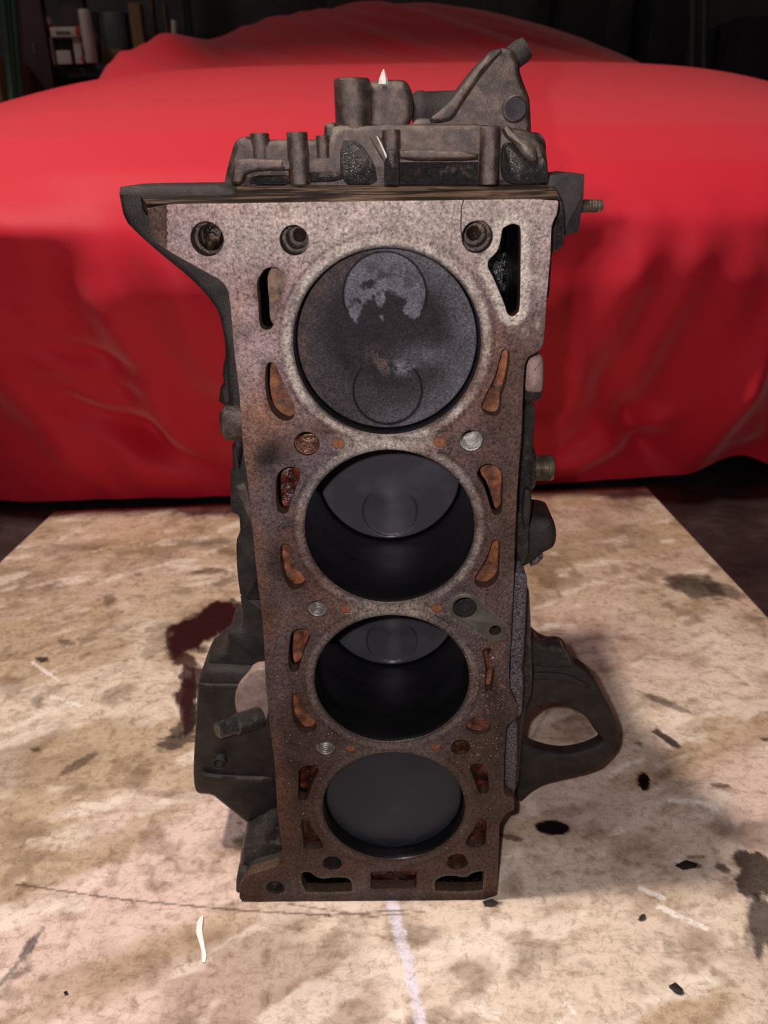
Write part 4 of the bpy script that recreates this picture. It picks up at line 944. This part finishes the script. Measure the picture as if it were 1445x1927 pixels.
# ================================================================== small debris on the board
def chip(name, px, hgt, mat, label, cat, group=None):
    g = np.array([G(u, v)[:2] for u, v in px]); V = []; Fc = []; n = len(g); c_ = g.mean(0)
    for s_, z_ in ((1.0, 0.0004), (1.0, hgt*.6), (.6, hgt)):
        for k, p in enumerate(c_+(g-c_)*s_): V.append((p[0], p[1], z_+hgt*.25*math.sin(k*2.1)*(z_ > .0005)))
    for j in range(2):
        for k in range(n): Fc.append((j*n+k, j*n+(k+1) % n, (j+1)*n+(k+1) % n, (j+1)*n+k))
    Fc.append(tuple(range(n))); Fc.append(tuple(2*n+k for k in range(n)))
    return tag(link(name, V, Fc, mat, None, 30), label, cat, group)
m_paper = metal('white_paper_scrap', [(0.3, (226, 218, 210)), (0.7, (244, 238, 232))], 80, (0.6, 0.8), 0, 0.2, 600)
chip('paper_strip', [(376, 1728), (383, 1724), (380, 1745), (384, 1770), (389, 1800), (386, 1812), (380, 1812), (382, 1800), (375, 1775), (369, 1755), (371, 1738)], 0.0012, m_paper, 'thin white curled strip of torn paper on the board left of the engine', 'scrap')
chip('metal_chip', [(1258, 1858), (1270, 1852), (1284, 1862), (1286, 1872), (1272, 1870)], 0.002, m_castd, 'small dark flake on the board nearest the lower right corner', 'chip')
chip('metal_chip', [(1202, 1730), (1206, 1724), (1214, 1722), (1215, 1730), (1205, 1734)], 0.002, m_castw, 'tiny black crumb on the board right of the engine foot', 'chip')
chip('metal_chip', [(1270, 1630), (1290, 1620), (1312, 1626), (1308, 1634), (1285, 1638)], 0.0012, m_castd, 'flat dark scrap on the board beside the large right-hand stain', 'chip')
chip('metal_chip', [(908, 1698), (925, 1694), (938, 1700), (925, 1707), (912, 1706)], 0.0015, m_castd, 'dark scrap touching the bottom right corner of the block', 'chip')
chip('metal_chip', [(120, 1868), (127, 1866), (129, 1872), (122, 1874)], 0.0012, m_castw, 'tiny black crumb on the board near the lower left corner', 'chip')
chip('plastic_shard', [(995+8, 1433-9), (1000, 1424), (1012, 1427), (1010, 1430), (1000, 1431)], 0.0015, m_paper, 'small white shard lying inside the ring bracket', 'shard')

# ================================================================== BACKGROUND shelf and clutter
m_post = metal('red_brown_steel', [(0.3, (52, 32, 32)), (0.7, (74, 48, 46))], 8, (0.4, 0.6), 0.1, 0.2, 200)
m_green = metal('green_hose_rubber', [(0.3, (24, 66, 52)), (0.7, (40, 92, 74))], 10, (0.35, 0.5), 0, 0.1, 200)
m_white = metal('grubby_white_plastic', [(0.3, (176, 160, 156)), (0.7, (206, 194, 188))], 10, (0.4, 0.6), 0, 0.1, 200)
m_redp = metal('red_print', [(0.3, (160, 26, 26)), (0.7, (190, 40, 36))], 10, (0.4, 0.6), 0, 0.1, 200)
m_kraft = metal('brown_cardboard', [(0.3, (112, 84, 54)), (0.7, (136, 104, 70))], 8, (0.7, 0.9), 0, 0.2, 100)
m_grey = metal('dim_grey_metal', [(0.3, (62, 58, 62)), (0.7, (90, 86, 90))], 8, (0.4, 0.6), 0.2, 0.2, 100)
m_dark = metal('near_black_plastic', [(0.3, (24, 19, 22)), (0.7, (42, 35, 40))], 8, (0.5, 0.7), 0, 0.2, 100)
def pbox(name, u0, v0, u1, v1, y, dy, mat, parent=None, label=None, cat=None, zmin=None, bev=0.004, group=None):
    a_ = P(u0, v0, y); b_ = P(u1, v1, y); z0 = b_[2] if zmin is None else zmin
    o = box(name, ((a_[0]+b_[0])/2, y+dy/2, (a_[2]+z0)/2), (abs(b_[0]-a_[0]), dy, abs(a_[2]-z0)), mat, parent, 0, bev)
    if cat: tag(o, label, cat, group)
    elif label: o['label'] = label
    return o
YS = 3.20
sh = P(150, 121, YS); shz = float(sh[2])
rack = empty('shelf_rack', (-1.6, YS+0.25, -0.006), 'dark steel shelf rack behind the left side of the covered car', 'shelf')
pl = P(34, -40, YS); pr_ = P(78, -40, YS)
for (xx, yy_) in ((float(P(60, 60, YS)[0]), YS), (float(P(60, 60, YS)[0]), YS+0.5), (-0.2, YS+0.5)):
    o = box('post', (xx, yy_+0.02, 0.9), (0.105, 0.05, 1.812), m_post, rack, 0, 0.004)
    if yy_ == YS:
        for k in range(9):
            V, Fc = box_geo((xx+0.0, yy_-0.0065, 0.25+k*0.18), (0.012, 0.003, 0.035), 0, 0.001)
            link('slot', V, Fc, m_grey, o, 30)['label'] = 'pale slot in the upright'
for zz_ in (shz-0.021, shz+0.62, 0.25):
    box('shelf', (-0.93, YS+0.30, zz_-0.001), (1.65, 0.50, 0.04), m_dark, rack, 0, 0.004)
# carton with window
cz0 = shz+0.001
ca = P(92, 50, YS+0.02); cbx = P(157, 121, YS+0.02)
case = empty('plastic_case', ((ca[0]+cbx[0])/2, YS+0.12, cz0), 'white and red plastic case with a black square opening on the shelf', 'case')
wx_ = float(cbx[0]-ca[0]); hz_ = float(ca[2]-cz0); cxm = float((ca[0]+cbx[0])/2)
pbox('front_panel', 92, 70, 104, 119, YS+0.02, 0.02, m_white, case, zmin=cz0+0.002); pbox('front_panel', 135, 70, 157, 119, YS+0.02, 0.02, m_white, case, zmin=cz0+0.002)
pbox('front_panel', 104, 95, 135, 119, YS+0.02, 0.02, m_white, case, zmin=cz0+0.002)
pbox('lid', 93, 51, 155, 69, YS+0.0, 0.20, m_white, case); pbox('body', 94, 72, 155, 119, YS+0.045, 0.16, m_dark, case, 'dark inside of the case', zmin=cz0+0.002)
pbox('corner', 140, 49, 157, 66, YS-0.006, 0.02, m_redp, case, 'red corner of the lid'); pbox('corner', 151, 80, 160, 90, YS+0.012, 0.02, m_redp, case, 'red patch'); pbox('corner', 151, 104, 160, 115, YS+0.012, 0.02, m_redp, case, 'red patch')
for k, (a_, b_) in enumerate(((105, 109), (110, 114), (115.5, 118), (119, 122), (123.5, 126), (127, 131))):
    pbox('lettering', a_, 58.5+(k % 2)*.8, b_, 64, YS-0.004, 0.003, m_dark, case, 'blurred dark lettering', bev=0)
pbox('spout', 86, 32, 95, 46, YS+0.03, 0.03, m_white, case); pbox('spout_base', 87, 46, 98, 60, YS+0.03, 0.03, m_redp, case, 'red neck of the case')
# white rolls
def roll(u0, v0, u1, v1, rpx, y, mat, name, label, cat, parent=None, group=None):
    a_ = P(u0, v0, y); b_ = P(u1, v1, y); b_ = np.array([b_[0], b_[1], max(b_[2], 0)]); r_ = rpx/F*float((y-C[1])/0.9)
    L_ = float(np.linalg.norm(a_-b_)); o = lathe(name, [(0, r_*.9), (0.004, r_), (L_-.004, r_), (L_, r_*.9)], b_, a_-b_, mat, parent, 20)
    if cat: tag(o, label, cat, group)
    return o
roll(158, 18, 174, 119, 9, YS-0.02, m_white, 'paper_roll', 'tall white roll leaning beside the white and red case', 'roll')
roll(178, 24, 184, 119, 6, YS+0.30, m_grey, 'paper_roll', 'greyish roll standing behind the tall white roll', 'roll')
pbox('cardboard_box', 190, 92, 232, 122, YS+0.14, 0.2, m_kraft, None, 'low brown cardboard box on the shelf beside the white rolls', 'box', zmin=shz+.001)
pbox('storage_box', 192, 22, 238, 62, YS+0.42, 0.07, m_grey, None, 'dim grey box behind the rolls on the shelf', 'box', zmin=shz+.001)
pbox('cardboard_box', 240, 5, 276, 122, YS+0.05, 0.06, m_kraft, None, 'upright brown cardboard panel on the shelf, left of the car roof', 'box', zmin=shz+.001)
pbox('cardboard_box', 281, -5, 298, 122, YS+0.12, 0.06, m_kraft, None, 'narrow brown cardboard panel second from the left', 'box', zmin=shz+.002+.001)
pbox('cardboard_box', 306, 5, 322, 122, YS+0.05, 0.05, m_kraft, None, 'narrow brown cardboard panel nearest the car roof', 'box', zmin=shz+.001)
roll(327, 38, 331, 119, 4, YS+0.05, m_white, 'tube', 'short white tube at the right end of the shelf clutter', 'tube')
pbox('metal_post', 352, -30, 362, 200, YS+0.62, 0.04, m_grey, None, 'slim grey upright behind the car roof on the left', 'post', zmin=-0.005)
# green hoses at the far left
for k, (a_, b_, c_, r_, mt) in enumerate(((2, 16, 0, 4.5, m_green), (11, 24, 1, 4, m_green), (22, 34, 2, 4.5, m_green), (30, 40, 3, 2.2, m_grey))):
    y_ = 2.6+0.05*k; A_ = P(a_, -60, y_); B_ = P(b_+3, 150, y_); D_ = (B_-A_)/(B_[2]-A_[2]); B2 = A_ + D_*(0.0-A_[2])
    L_ = float(np.linalg.norm(A_-B2)); r_m = r_/F*(y_+0.35)/0.93
    o = lathe('pole', [(0, r_m), (L_, r_m)], B2, A_-B2, mt, None, 16)
    tag(o, ('leftmost green pole leaning at the left edge of the photo', 'middle of the three green poles at the left edge', 'rightmost green pole beside the brown upright', 'thin grey rod between the green poles and the brown upright')[k], 'pole')
pbox('cardboard_box', -60, 110, 8, 200, 2.9, 0.3, m_kraft, None, 'brown cardboard box on the floor at the left edge', 'box', zmin=0.0-0.005)
# dark right-hand clutter
pbox('grey_panel', 945, -40, 1008, 130, YS+0.8, 0.05, m_grey, None, 'dim grey panel standing behind the car roof on the right', 'panel', zmin=-0.005)
pbox('locker', 1150, -60, 1200, 130, YS+0.75, 0.2, m_grey, None, 'dim grey cupboard in the gloom right of the car roof', 'cupboard', zmin=-0.005)
pbox('dark_crate', 1060, -60, 1140, 60, YS+0.5, 0.3, m_dark, None, 'near-black cabinet left of the grey cupboard', 'cabinet', zmin=-0.005)
pbox('dark_crate', 1235, -60, 1290, 120, YS+0.4, 0.3, m_dark, None, 'near-black cabinet right of the grey cupboard', 'cabinet', zmin=-0.005)
roll(1306, -60, 1300, 260, 5, YS-.1, m_grey, 'metal_post', 'left of the two thin uprights in the dark on the right', 'post')
roll(1328, -60, 1322, 260, 5, YS-.1, m_grey, 'metal_post', 'right of the two thin uprights in the dark on the right', 'post')
pbox('dark_bin', 1400, 30, 1470, 160, 2.9, 0.4, m_dark, None, 'black bin-like shape at the right edge of the photo', 'bin', zmin=-0.005)
